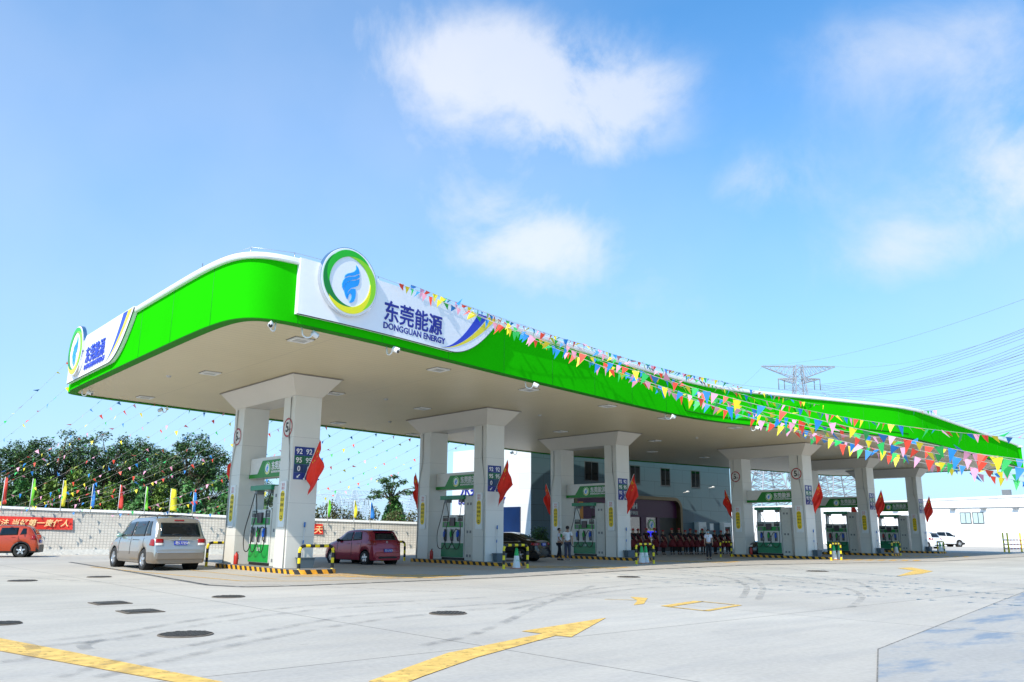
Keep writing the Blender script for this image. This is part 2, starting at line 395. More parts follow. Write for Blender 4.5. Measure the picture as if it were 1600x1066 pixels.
# ------------------------------------------------------------------ canopy
ZB, ZT = 7.07, 8.93
front = [(9.35, 39.0), (8.78, 38.0), (8.68, 36.5), (8.62, 33), (8.56, 29), (8.52, 24.6), (8.56, 22.6), (8.72, 21.5), (9.10, 20.92), (9.8, 20.70), (11, 20.78), (13.4, 21.13), (16.3, 21.72), (19.7, 22.42), (23.9, 23.2), (28.9, 24.08), (31.8, 24.5), (34.7, 24.72), (37.2, 24.5), (39.5, 24.02), (43.7, 22.7), (48.3, 21.5), (50.2, 21.25), (52.6, 21.3), (59.7, 22.1), (67, 22.9), (76, 23.9)]
back = [(78, 24.4), (79.4, 25.6), (79.6, 38), (79, 40.2), (77, 41.2), (68, 42.1), (56, 43.3), (46, 44.4), (43, 44.5), (38, 43.9), (28.7, 42.2), (19.5, 40.9), (13, 39.8)]
def cr(pts, per=8, closed=False):
    out = []; n_ = len(pts)
    for i in range(n_ if closed else n_-1):
        g = (lambda k: Vector(pts[k % n_])) if closed else (lambda k: Vector(pts[min(max(k, 0), n_-1)]))
        p0, p1, p2, p3 = g(i-1), g(i), g(i+1), g(i+2)
        for k in range(per):
            t = k/per; q = .5*((2*p1)+(p2-p0)*t+(2*p0-5*p1+4*p2-p3)*t*t+(3*p1-p0-3*p2+p3)*t**3); out.append(q)
    if not closed: out.append(Vector(pts[-1]))
    return out
loop = cr(front+back, 6, True)
NL = len(loop)
def onrm(i):
    t = (loop[(i+1) % NL]-loop[(i-1) % NL]).normalized(); return Vector((t.y, -t.x))   # outward (path runs with outside on the right)
def off(d): return [loop[i]+onrm(i)*d for i in range(NL)]
# check outward direction
cx = sum((p for p in loop), Vector((0, 0)))/NL
if (loop[10]-cx).dot(onrm(10)) < 0:
    _o = onrm
    def onrm(i): return -_o(i)
S = [0]
for i in range(1, NL): S.append(S[-1]+(loop[i]-loop[i-1]).length)
def at_s(s, d=0):
    s = max(0, min(S[-1]-.001, s)); lo = 0
    import bisect
    i = bisect.bisect_right(S, s)-1; f = (s-S[i])/max(1e-9, S[(i+1) % NL]-S[i]) if i+1 < NL else 0
    j = (i+1) % NL; p = loop[i].lerp(loop[j], f); n_ = (onrm(i).lerp(onrm(j), f)).normalized(); return p+n_*d, n_
def s_near(x, y):
    P = Vector((x, y)); best = None
    for i in range(NL-1):
        a, c = loop[i], loop[i+1]; d = c-a; t = max(0, min(1, (P-a).dot(d)/d.length_squared)); e_ = (a+d*t-P).length
        if best is None or e_ < best[0]: best = (e_, S[i]+t*d.length)
    return best[1]
def sweep(prof, mats, name, parent, close=True):
    # prof: list of (outward offset, z); swept round the canopy outline
    b = MB(); k = len(prof)
    for i in range(NL):
        n_ = onrm(i)
        for d, z in prof: p = loop[i]+n_*d; b.v.append((p.x, p.y, z))
    rng = range(k) if close else range(k-1)
    for i in range(NL):
        for j in rng:
            a, c = i*k+j, i*k+(j+1) % k; i2 = (i+1) % NL
            b.f.append([a, i2*k+j, i2*k+(j+1) % k, c]); b.mi.append(0); b.sm.append(False)
    o = b.build(name, mats, parent); bm = bmesh.new(); bm.from_mesh(o.data); bmesh.ops.recalc_face_normals(bm, faces=bm.faces); bm.to_mesh(o.data); bm.free()
    for p in o.data.polygons: p.use_smooth = True
    o.modifiers.new('es', 'EDGE_SPLIT').split_angle = radians(35)
    return o
m_green = mat('fascia green', (.014, .51, .003), .6, var=.04, scale=.6, coat=.0, spec=.0)
m_dgreen = mat('fascia lip green', (.015, .20, .005), .6, spec=.1)
m_white = mat('white cladding', (.84, .85, .86), .40, var=.03, scale=1.2)
m_soff = mat('soffit warm bounce tint', (.62, .535, .35), .45, var=.03, scale=.8)  # white aluminium given a cream base that paints in warm ground bounce
n, l, b = addnodes(m_soff)
co = n.new('ShaderNodeTexCoord'); sx_ = n.new('ShaderNodeSeparateXYZ'); l.new(co.outputs['Object'], sx_.inputs[0])
def fn(op, a, v=None):
    q = n.new('ShaderNodeMath'); q.operation = op
    for i, w_ in enumerate((a, v)):
        if w_ is None: continue
        if isinstance(w_, (int, float)): q.inputs[i].default_value = w_
        else: l.new(w_, q.inputs[i])
    return q.outputs[0]
fr = fn('FRACT', fn('DIVIDE', sx_.outputs[1], .30)); seam = fn('LESS_THAN', fr, .05)
fx = fn('LESS_THAN', fn('FRACT', fn('DIVIDE', sx_.outputs[0], 6.0)), .003)
seam = fn('MAXIMUM', seam, fx)
old = b.inputs['Base Color'].links[0].from_socket
mx = n.new('ShaderNodeMixRGB'); l.new(fn('MULTIPLY', seam, .5), mx.inputs[0]); l.new(old, mx.inputs[1]); mx.inputs[2].default_value = (.20, .17, .13, 1); l.new(mx.outputs[0], b.inputs['Base Color'])
can = empty('station_canopy', (0, 0, 0), 0, 'long curved green canopy with white rim and warm tinted ribbed underside over the pumps', 'canopy')
sweep([(0, ZB+.02), (0, ZT-.16), (-.2, ZT-.16), (-.2, ZB+.02)], m_green, 'fascia', can)
sweep([(-.003, ZB), (-.003, ZB+.016), (-.32, ZB+.04), (-.32, ZB)], m_dgreen, 'fascia_lip', can)
sweep([(.10, ZT-.17), (.13, ZT-.13), (.13, ZT-.03), (.09, ZT), (-.35, ZT), (-.35, ZT-.17)], m_white, 'roof_rim', can)
def slab(name, d, z, m, down):
    P = off(d); tris = geometry.tessellate_polygon([[Vector((p.x, p.y, 0)) for p in P]])
    o = MB().add([(p.x, p.y, z) for p in P], [tuple(t) for t in tris]).build(name, m, can)
    bm = bmesh.new(); bm.from_mesh(o.data)
    for f in bm.faces:
        if (f.normal.z > 0) == down: f.normal_flip()
    bm.to_mesh(o.data); bm.free(); return o
slab('soffit', -.30, ZB+.05, m_soff, True)
slab('roof_deck', -.30, ZT-.06, mat('roof sheet', (.6, .6, .6), .6), False)
# thin raised panel edge that starts halfway along the front
s1 = s_near(33.0, 24.6); s2 = s_near(50, 21.3)
b = MB(); pts = []
for i in range(60):
    s = s1+(s2-s1)*i/59; p, n_ = at_s(s, .025); pts.append((p.x, p.y, ZB+.27))
p, n_ = at_s(s1-.9, .025); pts = [(p.x, p.y, ZT-.3)]+pts
b.tube(pts, .022, 5); b.build('panel_edge', m_dgreen, can)
b = MB(); s = 1.4
while s < S[-1]:
    p, n_ = at_s(s, .001); MB().tube([(p.x, p.y, ZB+.03), (p.x, p.y, ZT-.17)], .007, 4).build('panel_joint', mat('joint green', (.005, .22, .005), .6), can); s += 3.05
# lightning conductor on short posts round the roof
mst = mat('galvanised steel', (.55, .56, .57), .35, .9)
b = MB(); rail = []
s = 1.0
while s < s_near(60, 22.2):
    p, n_ = at_s(s, -.25); h = ZT+.28+R_.uniform(-.03, .03); b.tube([(p.x, p.y, ZT-.01), (p.x, p.y, h)], .012, 5); rail.append((p.x, p.y, h)); s += 1.55
b.tube(rail, .008, 4); b.build('lightning_wire', mst, can)
p, n_ = at_s(s_near(9, 26), -.9); MB().tube([(p.x, p.y, ZT-.05), (p.x, p.y, ZT+1.0)], .014, 5).build('lightning_rod', mst, can)

# ------------------------------------------------------------------ logo signs on the fascia
m_blue = mat('sign blue', (.015, .045, .55), .3, var=.02); m_navy = mat('letter navy', (.006, .010, .26), .3, var=.02)
m_yel = mat('sign yellow', (.88, .72, .01), .3, var=.02); m_sw = mat('sign white', (.86, .87, .90), .3, var=.02)
e_dg = mat('logo deep green', (.0, .22, .025), .3, var=.02); e_bg = mat('logo bright green', (.01, .48, .01), .3, var=.02)
e_lg = mat('logo lime', (.26, .66, .005), .3, var=.02); e_yl = mat('logo yellow', (.85, .80, .005), .3, var=.02)
e_fl = mat('logo flame blue', (.01, .33, .88), .3, var=.15, scale=1.5); m_chrome = mat('polished steel', (.75, .76, .78), .15, 1)
def crescent(a0, ln, R0=.83, R1=.70, hw=.095, n_=28):
    up, lo = [], []
    for k in range(n_+1):
        t = k/n_; a = radians(a0+ln*t); rho = R0+(R1-R0)*t; h = hw*sin(pi*t)**.75
        up.append(((rho+h)*cos(a), (rho+h)*sin(a))); lo.append(((rho-h)*cos(a), (rho-h)*sin(a)))
    return up+lo[1:-1][::-1]
FL = [[(585, 300), (612, 325), (628, 352), (634, 398), (600, 415), (560, 440), (500, 455), (428, 495), (440, 462), (470, 435), (520, 412), (560, 388), (588, 350)],
      [(636, 408), (637, 445), (600, 475), (540, 500), (480, 535), (445, 580), (428, 620), (424, 655), (404, 620), (402, 580), (415, 535), (440, 500), (500, 468), (570, 450)],
      [(640, 462), (638, 510), (620, 555), (570, 585), (520, 610), (485, 655), (478, 755), (450, 710), (434, 660), (438, 610), (460, 560), (510, 520), (580, 497)],
      [(590, 605), (597, 660), (592, 720), (575, 765), (545, 787), (513, 790), (535, 750), (544, 715), (538, 685), (525, 672), (508, 685), (496, 715), (488, 752), (486, 700), (498, 655), (530, 618), (560, 606)]]
def emblem(parent, frame, R, thick=.22, simple=False):
    p, r, u = (Vector(q) for q in frame); r.normalize(); u.normalize(); nn = r.cross(u)
    e = bpy.data.objects.new('emblem', None); col.objects.link(e); e.parent = parent; e.empty_display_size = .1
    e.matrix_local = Matrix(((r.x, u.x, nn.x, p.x), (r.y, u.y, nn.y, p.y), (r.z, u.z, nn.z, p.z), (0, 0, 0, 1)))
    k = 48 if not simple else 24
    disc = MB().lathe([(0, thick), (R*.97, thick), (R*.985, thick-.01), (R*.985, 0)], n=k, sm=False)
    disc.build('disc', m_sw, e)
    if not simple: MB().lathe([(R*.985, thick-.004), (R, thick-.01), (R*1.0, 0), (R*.98, 0)], n=k, sm=False).build('rim', m_chrome, e)
    for (a0, ln, mm, dz) in ((118, 165, e_dg, .004), (215, 158, e_yl, .006), (-57, 152, e_lg, .008), (44, 148, e_bg, .010)):
        MB().prism([(x*R*1.06, y*R*1.06) for x, y in crescent(a0, ln, n_=28 if not simple else 12)], (0, 0, .02 if not simple else .004), 0, (0, 0, thick+dz-.004), (1, 0, 0), (0, 1, 0)).build('swirl', mm, e)
    b = MB()
    for f in FL: b.prism([((x-512)/400*R, (530-y)/430*R) for x, y in f], (0, 0, .02 if not simple else .005), 0, (0, 0, thick+.001), (1, 0, 0), (0, 1, 0))
    b.build('flame', e_fl, e)
    return e
def fascia_sign(label, s0, sC, s1, z0, mirror=False):
    # straight left end s0, bottom runs flat to sC, then sweeps up to the top at s1
    root = empty('logo_sign', (0, 0, 0), 0, label, 'sign', 'logo signs on the canopy edge')
    ztop = ZT-.02; K = 70
    def zc(s):
        if s < sC: return z0
        t = (s-sC)/(s1-sC); return z0+(ztop-z0)*(t**1.9)
    def strip(flo, fhi, sa, sb, d0, d1, m, name, n_=K):
        b = MB(); 
        for i in range(n_+1):
            s = sa+(sb-sa)*i/n_; a, c = flo(s), max(fhi(s), flo(s)+.0005)
            for d in (d0, d1):
                p, nn = at_s(s, d); b.v += [(p.x, p.y, a), (p.x, p.y, c)]
        for i in range(n_):
            o_ = i*4; q = o_+4
            for f in ((o_+2, q+2, q+3, o_+3), (o_, o_+1, q+1, q), (o_+1, o_+3, q+3, q+1), (o_, q, q+2, o_+2)): b.f.append(list(f)); b.mi.append(0); b.sm.append(False)
        for o_ in (0, n_*4): b.f.append([o_, o_+1, o_+3, o_+2]); b.mi.append(0); b.sm.append(False)
        return recalc(b.build(name, m, root))
    strip(zc, lambda s: ztop+.03, s0, s1, .004, .17, m_sw, 'panel')
    # edge trim on the curved lower edge
    b = MB(); pts = []
    for i in range(60):
        s = s0+(s1-s0)*i/59; p, nn = at_s(s, .15); pts.append((p.x, p.y, zc(s)-.012))
    b.tube(pts, .018, 5); b.build('edge_trim', mat('dark trim', (.06, .07, .06), .5), root)
    # swoosh bands inside the curve: converge at the lower left
    sa = sC-.35*(s1-sC)/1.0*.6
    def band(k0, k1, m):
        # band between two curves through (sa, z0+.03) that fan out towards the top
        def cur(k):
            def f(s):
                e_ = s1-(1-k)*(s1-sC)*.95; t = max(0, (s-sa)/(e_-sa)); return z0+.04+(ztop-z0-.04)*t**1.75
            return f
        lo, hi = cur(k1), cur(k0)
        strip(lambda s: min(ztop, lo(s)), lambda s: min(ztop, hi(s)), sa, s1-.02, .172, .178, m, 'swoosh')
    band(.52, .74, m_blue); band(.76, .93, m_yel)
    return root
def sframe(s, z, d):
    p, nn = at_s(s, d); q, _ = at_s(s+.3, d); r = (q-p).normalized(); return ((p.x, p.y, z), (r.x, r.y, 0), (0, 0, 1))
# front sign
sL = s_near(10.15, 20.7)
def s_of(u, v, y):
    p = gy(u, v, y); return s_near(p.x, p.y)
sg = fascia_sign('large white logo sign with round green swirl emblem on the front edge of the canopy', s_near(10.15, 20.71), s_near(16.2, 21.7), s_near(18.75, 22.2), ZB+.26)
sc_ = s_near(11.72, 20.9)
p, nn = at_s(sc_, .165); r = Vector((1, .13, 0)).normalized()
emblem(sg, ((p.x, p.y, 8.57), r, (0, 0, 1)), 1.03, thick=.15)
p, nn = at_s(s_near(13.15, 21.1), .16); q, _ = at_s(s_near(15.8, 21.6), .16); rr = (q-p).normalized()
text('lettering', '东莞能源', .70, m_navy, sg, bold=.012, ext=.015, frame=((p.x, p.y-.02, 7.80), (rr.x, rr.y, 0), (0, 0, 1)), sx=.95)
text('lettering', 'DONGGUAN ENERGY', .27, m_navy, sg, bold=.005, ext=.012, frame=((p.x, p.y-.02, 7.50), (rr.x, rr.y, 0), (0, 0, 1)), sx=1.04)
# side sign
sg2 = fascia_sign('white logo sign with emblem on the left end of the canopy', s_near(8.74, 37.7), s_near(8.6, 31.7), s_near(8.55, 29.2), ZB+.26)
p, nn = at_s(s_near(8.65, 36.1), .17)
emblem(sg2, ((p.x, p.y, 8.45), (0, -1, 0), (0, 0, 1)), 1.03, thick=.15)
p, nn = at_s(s_near(8.64, 34.9), .20); q, _ = at_s(s_near(8.6, 32.3), .20); rr = (q-p).normalized()
text('lettering', '东莞能源', .70, m_blue, sg2, bold=.006, ext=.012, frame=((p.x, p.y, 7.80), (rr.x, rr.y, 0), (0, 0, 1)), sx=.95)
text('lettering', 'DONGGUAN ENERGY', .27, m_blue, sg2, bold=.003, ext=.012, frame=((p.x, p.y, 7.50), (rr.x, rr.y, 0), (0, 0, 1)), sx=1.04)

# ------------------------------------------------------------------ soffit lights, cctv
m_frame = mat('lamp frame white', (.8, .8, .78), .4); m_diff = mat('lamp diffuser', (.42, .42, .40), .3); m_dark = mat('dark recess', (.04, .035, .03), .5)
lt = empty('canopy_light', (0, 0, ZB+.05))
b = MB()
for (x0, x1, y0, y1) in ((-.29, .29, -.29, -.22), (-.29, .29, .22, .29), (-.29, -.22, -.22, .22), (.22, .29, -.22, .22)): b.box(x0, x1, y0, y1, -.05, .0)
b.build('frame', m_frame, lt)
MB().box(-.219, .219, -.219, .219, -.03, -.004).build('diffuser', m_diff, lt)
MB().box(-.33, .33, -.33, .33, -.006, -.001).build('backing', m_dark, lt)
T = tree_of(lt)
LP = [(11.35, 22.6, 'by the front corner of the canopy'), (11.5, 29.9, 'left of the nearest capital'), (11.7, 37.6, 'by the back left corner'), (17.2, 23.5, 'right of the big sign, second along the front edge'), (17.2, 30.8, 'right behind the nearest capital'), (22.4, 24.4, 'third along the front edge'),
      (22.4, 31.8, 'left of the second capital'), (22.3, 39.4, 'along the back edge past the first capital'), (28, 25.2, 'fourth along the front edge'), (28.2, 41.0, 'last on the back edge before the second capital'), (33.1, 25.9, 'fifth along the front edge'),
      (38.8, 25.7, 'sixth along the front edge'), (47, 24.4, 'seventh along the front edge'), (33.4, 33.7, 'between the second and third capitals'), (46.5, 37.7, 'deep under the canopy right of the third capital'), (52.8, 37.8, 'deep under the canopy before the fourth capital'), (17.3, 38.3, 'on the back edge just past the first capital'),
      (28, 32.8, 'just right of the second capital'), (41, 33, 'right of the third capital'), (57.5, 26, 'right of the fourth capital'), (68, 27, 'before the last capital')]
for i, (x, y, w_) in enumerate(LP):
    lab = 'square recessed canopy light ' + w_
    if i == 0: lt.location = (x, y, ZB+.05); tag(lt, lab, 'light', 'square lights in the canopy underside')
    else: dup(T, (x, y, ZB+.05), 0, lab, 'square lights in the canopy underside')
for x in lt, : x['category'] = 'light'
for o in list(bpy.data.objects):
    if o.name.startswith('canopy_light.'): o['category'] = 'light'
m_cam = mat('camera white', (.8, .8, .8), .35); m_lens = mat('black glass', (.01, .01, .012), .08, spec=.8)
cc = empty('security_camera', (0, 0, 0))
MB().tube([(0, 0, .0)]+[(0, .02-.0+.14*(1-cos(a)), -.16-.12*sin(a)) for a in [k*pi/8 for k in range(9)]]+[(0, .30, -.10)], .022, 8).build('bracket', m_cam, cc)
b = MB(); b.tube([(-.02, .30, -.12), (-.10, .46, -.20)], .075, 10); b.tube([(-.03, .31, -.07), (-.125, .50, -.155)], .05, 4); b.build('housing', m_cam, cc, bevel=.006)
MB().tube([(-.098, .455, -.198), (-.108, .474, -.207)], .058, 12).build('lens', m_lens, cc)
T = tree_of(cc)
CP = [(9.75, 20.95, 2.2, 'left of the pair under the front corner'), (10.55, 20.98, 4.4, 'right of the pair under the front corner'), (13.68, 21.45, 3.2, 'below the lettering of the big sign'), (20.87, 22.95, 3.8, 'before the second capital'),
      (31.57, 24.75, 3.8, 'hanging from the front edge past the third capital'), (38.46, 24.5, 3.0, 'over the gap before the fourth capital'), (9.0, 37.0, 3.6, 'by the far left corner of the canopy'), (13.3, 39.45, .3, 'dark against the sky on the back edge'), (39.0, 43.7, .3, 'on the back edge before the white store corner')]
for i, (x, y, rz, w_) in enumerate(CP):
    lab = 'white security camera on a curved bracket ' + w_
    if i == 0: cc.location = (x, y, ZB); cc.rotation_euler[2] = rz; tag(cc, lab, 'security camera', 'security cameras under the canopy edge')
    else: tag(dup(T, (x, y, ZB), rz, lab, 'security cameras under the canopy edge'), cat='security camera')
# small round sensors
m_sen = mat('sensor grey', (.5, .5, .5), .4)
for i, (x, y) in enumerate([(10.6, 31.6), (19.6, 30.6), (27.9, 29.6), (41.5, 30.2), (24, 37)]):
    tag(MB().lathe([(0, -.07), (.07, -.06), (.09, -.02), (.11, 0)], o=(x, y, ZB+.05), n=14).build('smoke_sensor', m_sen), ['small round sensor on the soffit left of the nearest capital', 'small round sensor on the soffit between the first and second capitals', 'small round sensor on the soffit before the third capital', 'small round sensor on the soffit before the fourth capital', 'small round sensor on the soffit above the purple hatchback'][i], 'sensor', 'small sensors on the soffit')

# ------------------------------------------------------------------ pillars, islands, signs on pillars
m_pil = mat('pillar cream panel', (.70, .69, .64), .38, var=.04, scale=.8)
m_cap = mat('capital panel', (.65, .615, .55), .5, var=.03, scale=.8)
m_pipe = mat('conduit grey', (.50, .51, .50), .5)
ORD = ['nearest', 'second', 'third', 'fourth', 'fifth', 'farthest']
LG = 'pump island'
m_kb = mat('kerb black', (.025, .025, .025), .7, var=.3, scale=8); m_ky = mat('kerb yellow', (.80, .38, .02), .6, var=.2, scale=8); m_is = mat('island top', (.20, .20, .20), .7, var=.2, scale=3)
# pillar pair prototype (origin at cap corner of the fit, ground level)
W_, D_ = 1.089, .924; DX, DY, DYR = .482, .602, 4.466
pp = empty('pillar_pair', (0, 0, 0))
def pillar(y0):
    b = MB(); b.box(DX, DX+W_, y0, y0+D_, .12, 6.40); o = b.build('pillar', m_pil, pp, bevel=.012)
    s = MB()   # panel joints and conduit
    for z in (1.25, 2.45, 3.65, 4.85): s.box(DX-.0025, DX+W_+.0025, y0-.0025, y0+D_+.0025, z, z+.008)
    s.build('panel_joint', mat('joint grey', (.38, .38, .36), .6), o)
    return o
pf = pillar(DY); pr = pillar(DY+DYR)
for y0, o in ((DY, pf), (DY+DYR, pr)):
    sgn = 1
    b = MB(); c0 = y0+(.30 if y0 == DY else .62)
    b.tube([(DX-.025, c0, 6.35), (DX-.025, c0, 4.9), (DX-.025, y0+(.12 if y0 == DY else .88), 3.9), (DX-.025, y0+(.10 if y0 == DY else .90), .13)], .022, 6)
    b.build('conduit', m_pipe, o)
b = MB(); z0, z1 = 6.40, ZB+.045
xa, xb, ya, yb = DX-.003, DX+W_+.003, DY-.003, DY+DYR+D_+.003
X0, X1, Y0, Y1 = 0, 2.087, 0, 6.62
b.add([(xa, ya, z0), (xb, ya, z0), (xb, yb, z0), (xa, yb, z0), (X0, Y0, z1), (X1, Y0, z1), (X1, Y1, z1), (X0, Y1, z1)],
      [(0, 3, 2, 1), (0, 1, 5, 4), (1, 2, 6, 5), (2, 3, 7, 6), (3, 0, 4, 7)])
# soffit notch seen between the two pillars
capo = b.build('capital', m_cap, pp)
b = MB(); b.box(-.02, X1+.02, -.02, 0, z1-.045, z1-.008).box(-.02, 0, 0, Y1, z1-.045, z1-.008); b.build('bead', mat('bead dark', (.25, .23, .21), .6), capo)
PPT = tree_of(pp)
isl = empty('island_kerb', (0, 0, 0))
kx0, ky0, KL, KW = .16, -.85, 7.18, 1.75
b = MB()
out = []
def rrect(x0, x1, y0, y1, r, n_=8):
    P = []
    for cx_, cy_, a0 in ((x1-r, y0+r, -90), (x1-r, y1-r, 0), (x0+r, y1-r, 90), (x0+r, y0+r, 180)):
        for k in range(n_+1): a = radians(a0+90*k/n_); P.append((cx_+r*cos(a), cy_+r*sin(a)))
    return P
KP = rrect(kx0, kx0+KW, ky0, ky0+KL, .45)
b.prism(KP, (0, 0, .16), 0, (0, 0, 0), (1, 0, 0), (0, 1, 0)); b.build('slab', m_is, isl)
# striped kerb face: slanted blocks, 3 mm proud
peri = []; tot = 0; Q = KP+[KP[0]]
for i in range(len(KP)): peri.append(tot); tot += hypot(Q[i+1][0]-Q[i][0], Q[i+1][1]-Q[i][1])
def kpt(s, d=.004):
    s %= tot
    for i in range(len(KP)):
        e_ = peri[i+1] if i+1 < len(KP) else tot
        if s <= e_:
            f = (s-peri[i])/(e_-peri[i]); dx, dy = Q[i+1][0]-Q[i][0], Q[i+1][1]-Q[i][1]; h = hypot(dx, dy)
            return (Q[i][0]+dx*f+dy/h*d, Q[i][1]+dy*f-dx/h*d)
b = MB(); st = .21; ns = int(tot/st/2)*2; st = tot/ns
for k in range(ns):
    for q in range(4):
        a0, a1 = k*st+st*q/4, k*st+st*(q+1)/4
        p0, p1 = kpt(a0), kpt(a1); t0, t1 = kpt(a0-.10), kpt(a1-.10)
        b.add([(p0[0], p0[1], .005), (p1[0], p1[1], .005), (t1[0], t1[1], .155), (t0[0], t0[1], .155)], [(0, 1, 2, 3)], k % 2)
b.build('striped_face', [m_kb, m_ky], isl)
IST = tree_of(isl)
for i in range(6):
    w_ = ORD[i]
    la = f'pair of cream pillars with one flared capital at the {w_} pump island'
    lb = f'raised {LG} with black and yellow striped kerb under the {w_} pillars'
    if i == 0:
        pp.location = (PX[0], PY[0], 0); tag(pp, la, 'pillars', 'paired pillars holding the canopy'); isl.location = (PX[0], PY[0], 0); tag(isl, lb, 'pump island', 'striped pump islands')
    else:
        tag(dup(PPT, (PX[i], PY[i], 0), 0, la, 'paired pillars holding the canopy'), cat='pillars'); tag(dup(IST, (PX[i], PY[i], 0), 0, lb, 'striped pump islands'), cat='pump island')

# lintel sign between the pillars
m_lw = mat('lintel white', (.70, .68, .64), .4); m_lg = mat('lintel green', (.004, .22, .008), .35, var=.03)
ls = empty('lintel_sign', (0, 0, 0))
yR, yF = DY+DYR-.03+.35, DY+D_     # viewer left end , right end (front pillar back face)
xf = DX+.42
MB().box(xf, xf+.55, yF+.002, yR-.9+.55, 3.50, 4.30).build('box', m_lw, ls, bevel=.01)
yl = yR-.35
b = MB(); b.prism([(-(yF+.004), 3.505), (-(yF+.004), 4.17), (-(yF+2.35), 4.17), (-(yF+2.75), 3.66), (-(yl), 3.66), (-(yl), 3.505)], (-.03, 0, 0), 0, (xf-.002, 0, 0), (0, -1, 0), (0, 0, 1))
recalc(b.build('green_panel', m_lg, ls))
emblem(ls, ((xf-.032, yF+1.85, 3.86), (0, -1, 0), (0, 0, 1)), .25, thick=.02, simple=True)
m_lt = mat('letter white', (.82, .82, .82), .4)
text('lettering', '东莞能源', .34, m_lt, ls, bold=.006, ext=.012, frame=((xf-.045, yF+1.50, 3.80), (0, -1, 0), (0, 0, 1)), sx=.9)
text('lettering', 'DONGGUAN ENERGY', .115, m_lt, ls, bold=.003, ext=.010, frame=((xf-.045, yF+1.50, 3.66), (0, -1, 0), (0, 0, 1)), sx=1.15)
LT = tree_of(ls)
for i in range(6):
    la = f'green and white logo sign between the {ORD[i]} pair of pillars, above the fuel pump'
    if i == 0: ls.location = (PX[0], PY[0], 0); tag(ls, la, 'sign', 'green logo signs between the pillars')
    else: tag(dup(LT, (PX[i], PY[i], 0), 0, la, 'green logo signs between the pillars'), cat='sign')

# yellow notice boards on both pillars of every pair
m_nb = mat('notice board', (.78, .80, .80), .35); m_ny = mat('notice yellow', (.85, .62, .01), .5, var=.03); m_nr = mat('notice red', (.6, .05, .04), .5); m_nk = mat('ink black', (.02, .02, .02), .5)
nb = empty('notice_board', (0, 0, 0))
MB().prism(rrect(-.24, .24, -.83, .83, .05, 3), (-.035, 0, 0), 0, (-.002, 0, 0), (0, -1, 0), (0, 0, 1)).build('board', m_nb, nb)
MB().prism(rrect(-.16, .16, -.62, .48, .158, 6), (-.006, 0, 0), 0, (-.0375, 0, 0), (0, -1, 0), (0, 0, 1)).build('yellow_field', m_ny, nb)
for k in range(2):
    for j, ch in enumerate('安全加油站禁烟火'[k*4:k*4+4] if False else ('进站减速', '加油熄火')[k]):
        text('lettering', ch, .13, m_nk, nb, ext=.001, frame=((-.046, .13-k*.13, .30-j*.19), (0, -1, 0), (0, 0, 1)))
b = MB(); b.box(-.047, -.044, -.06, .06, -.54, -.42); b.build('pictogram', m_nk, nb)
b = MB(); b.box(-.049, -.0465, -.035, .035, -.515, -.445); b.build('pictogram', m_ny, nb)
text('lettering', '安全', .12, m_nr, nb, ext=.001, frame=((-.040, .12, .66), (0, -1, 0), (0, 0, 1)))
text('lettering', '提示', .12, m_nr, nb, ext=.001, frame=((-.040, .12, .53), (0, -1, 0), (0, 0, 1)))
NT = tree_of(nb)
NS = 'yellow notice boards on the pillars'
first = True
for i in range(6):
    for fr_ in (True, False):
        loc = (PX[i]+DX-.002, PY[i]+DY+(.46 if fr_ else DYR+.46), 2.42)
        la = f'white notice board with a tall yellow oval on the {"front" if fr_ else "rear"} pillar of the {ORD[i]} pair'
        if first: nb.location = loc; tag(nb, la, 'notice board', NS); first = False
        else: tag(dup(NT, loc, 0, la, NS), cat='notice board')

# speed limit discs
m_red = mat('sign red', (.45, .02, .03), .4)
sp = empty('speed_limit_sign', (0, 0, 0))
def ring(b, r0, r1, x0, m=0, n_=32):
    v = []
    for k in range(n_):
        a = 2*pi*k/n_; v += [(x0, -r0*cos(a), r0*sin(a)), (x0, -r1*cos(a), r1*sin(a))]
    b.add(v, [(2*k, 2*k+1, (2*k+3) % (2*n_), (2*k+2) % (2*n_)) for k in range(n_)], m)
MB().lathe([(0, -.012), (.36, -.012), (.36, 0)], axis='x', n=32, sm=False).build('disc', mat('disc pale', (.70, .68, .64), .4), sp)
b = MB(); ring(b, .295, .35, -.016); b.build('red_ring', m_red, sp)
b = MB(); ring(b, .352, .362, -.0145); b.build('black_rim', m_nk, sp)
text('lettering', '5', .50, m_nk, sp, bold=.012, ext=.002, frame=((-.018, .185, -.155), (0, -1, 0), (0, 0, 1)))
lb = 'km/h'
text('lettering', 'km/h', .13, m_nk, sp, ext=.002, frame=((-.018, -.0, -.12), (0, -1, 0), (0, 0, 1)), sx=.9)
ST = tree_of(sp)
for k, (i, fr_) in enumerate([(0, True), (0, False), (3, True), (3, False)]):
    loc = (PX[i]+DX-.0015, PY[i]+DY+(.46 if fr_ else DYR+.5), 5.23)
    la = f'round red ringed 5 speed limit sign on the {"front" if fr_ else "rear"} pillar of the {ORD[i]} pair'
    if k == 0: sp.location = loc; tag(sp, la, 'traffic sign', 'speed limit signs')
    else: tag(dup(ST, loc, 0, la, 'speed limit signs'), cat='traffic sign')

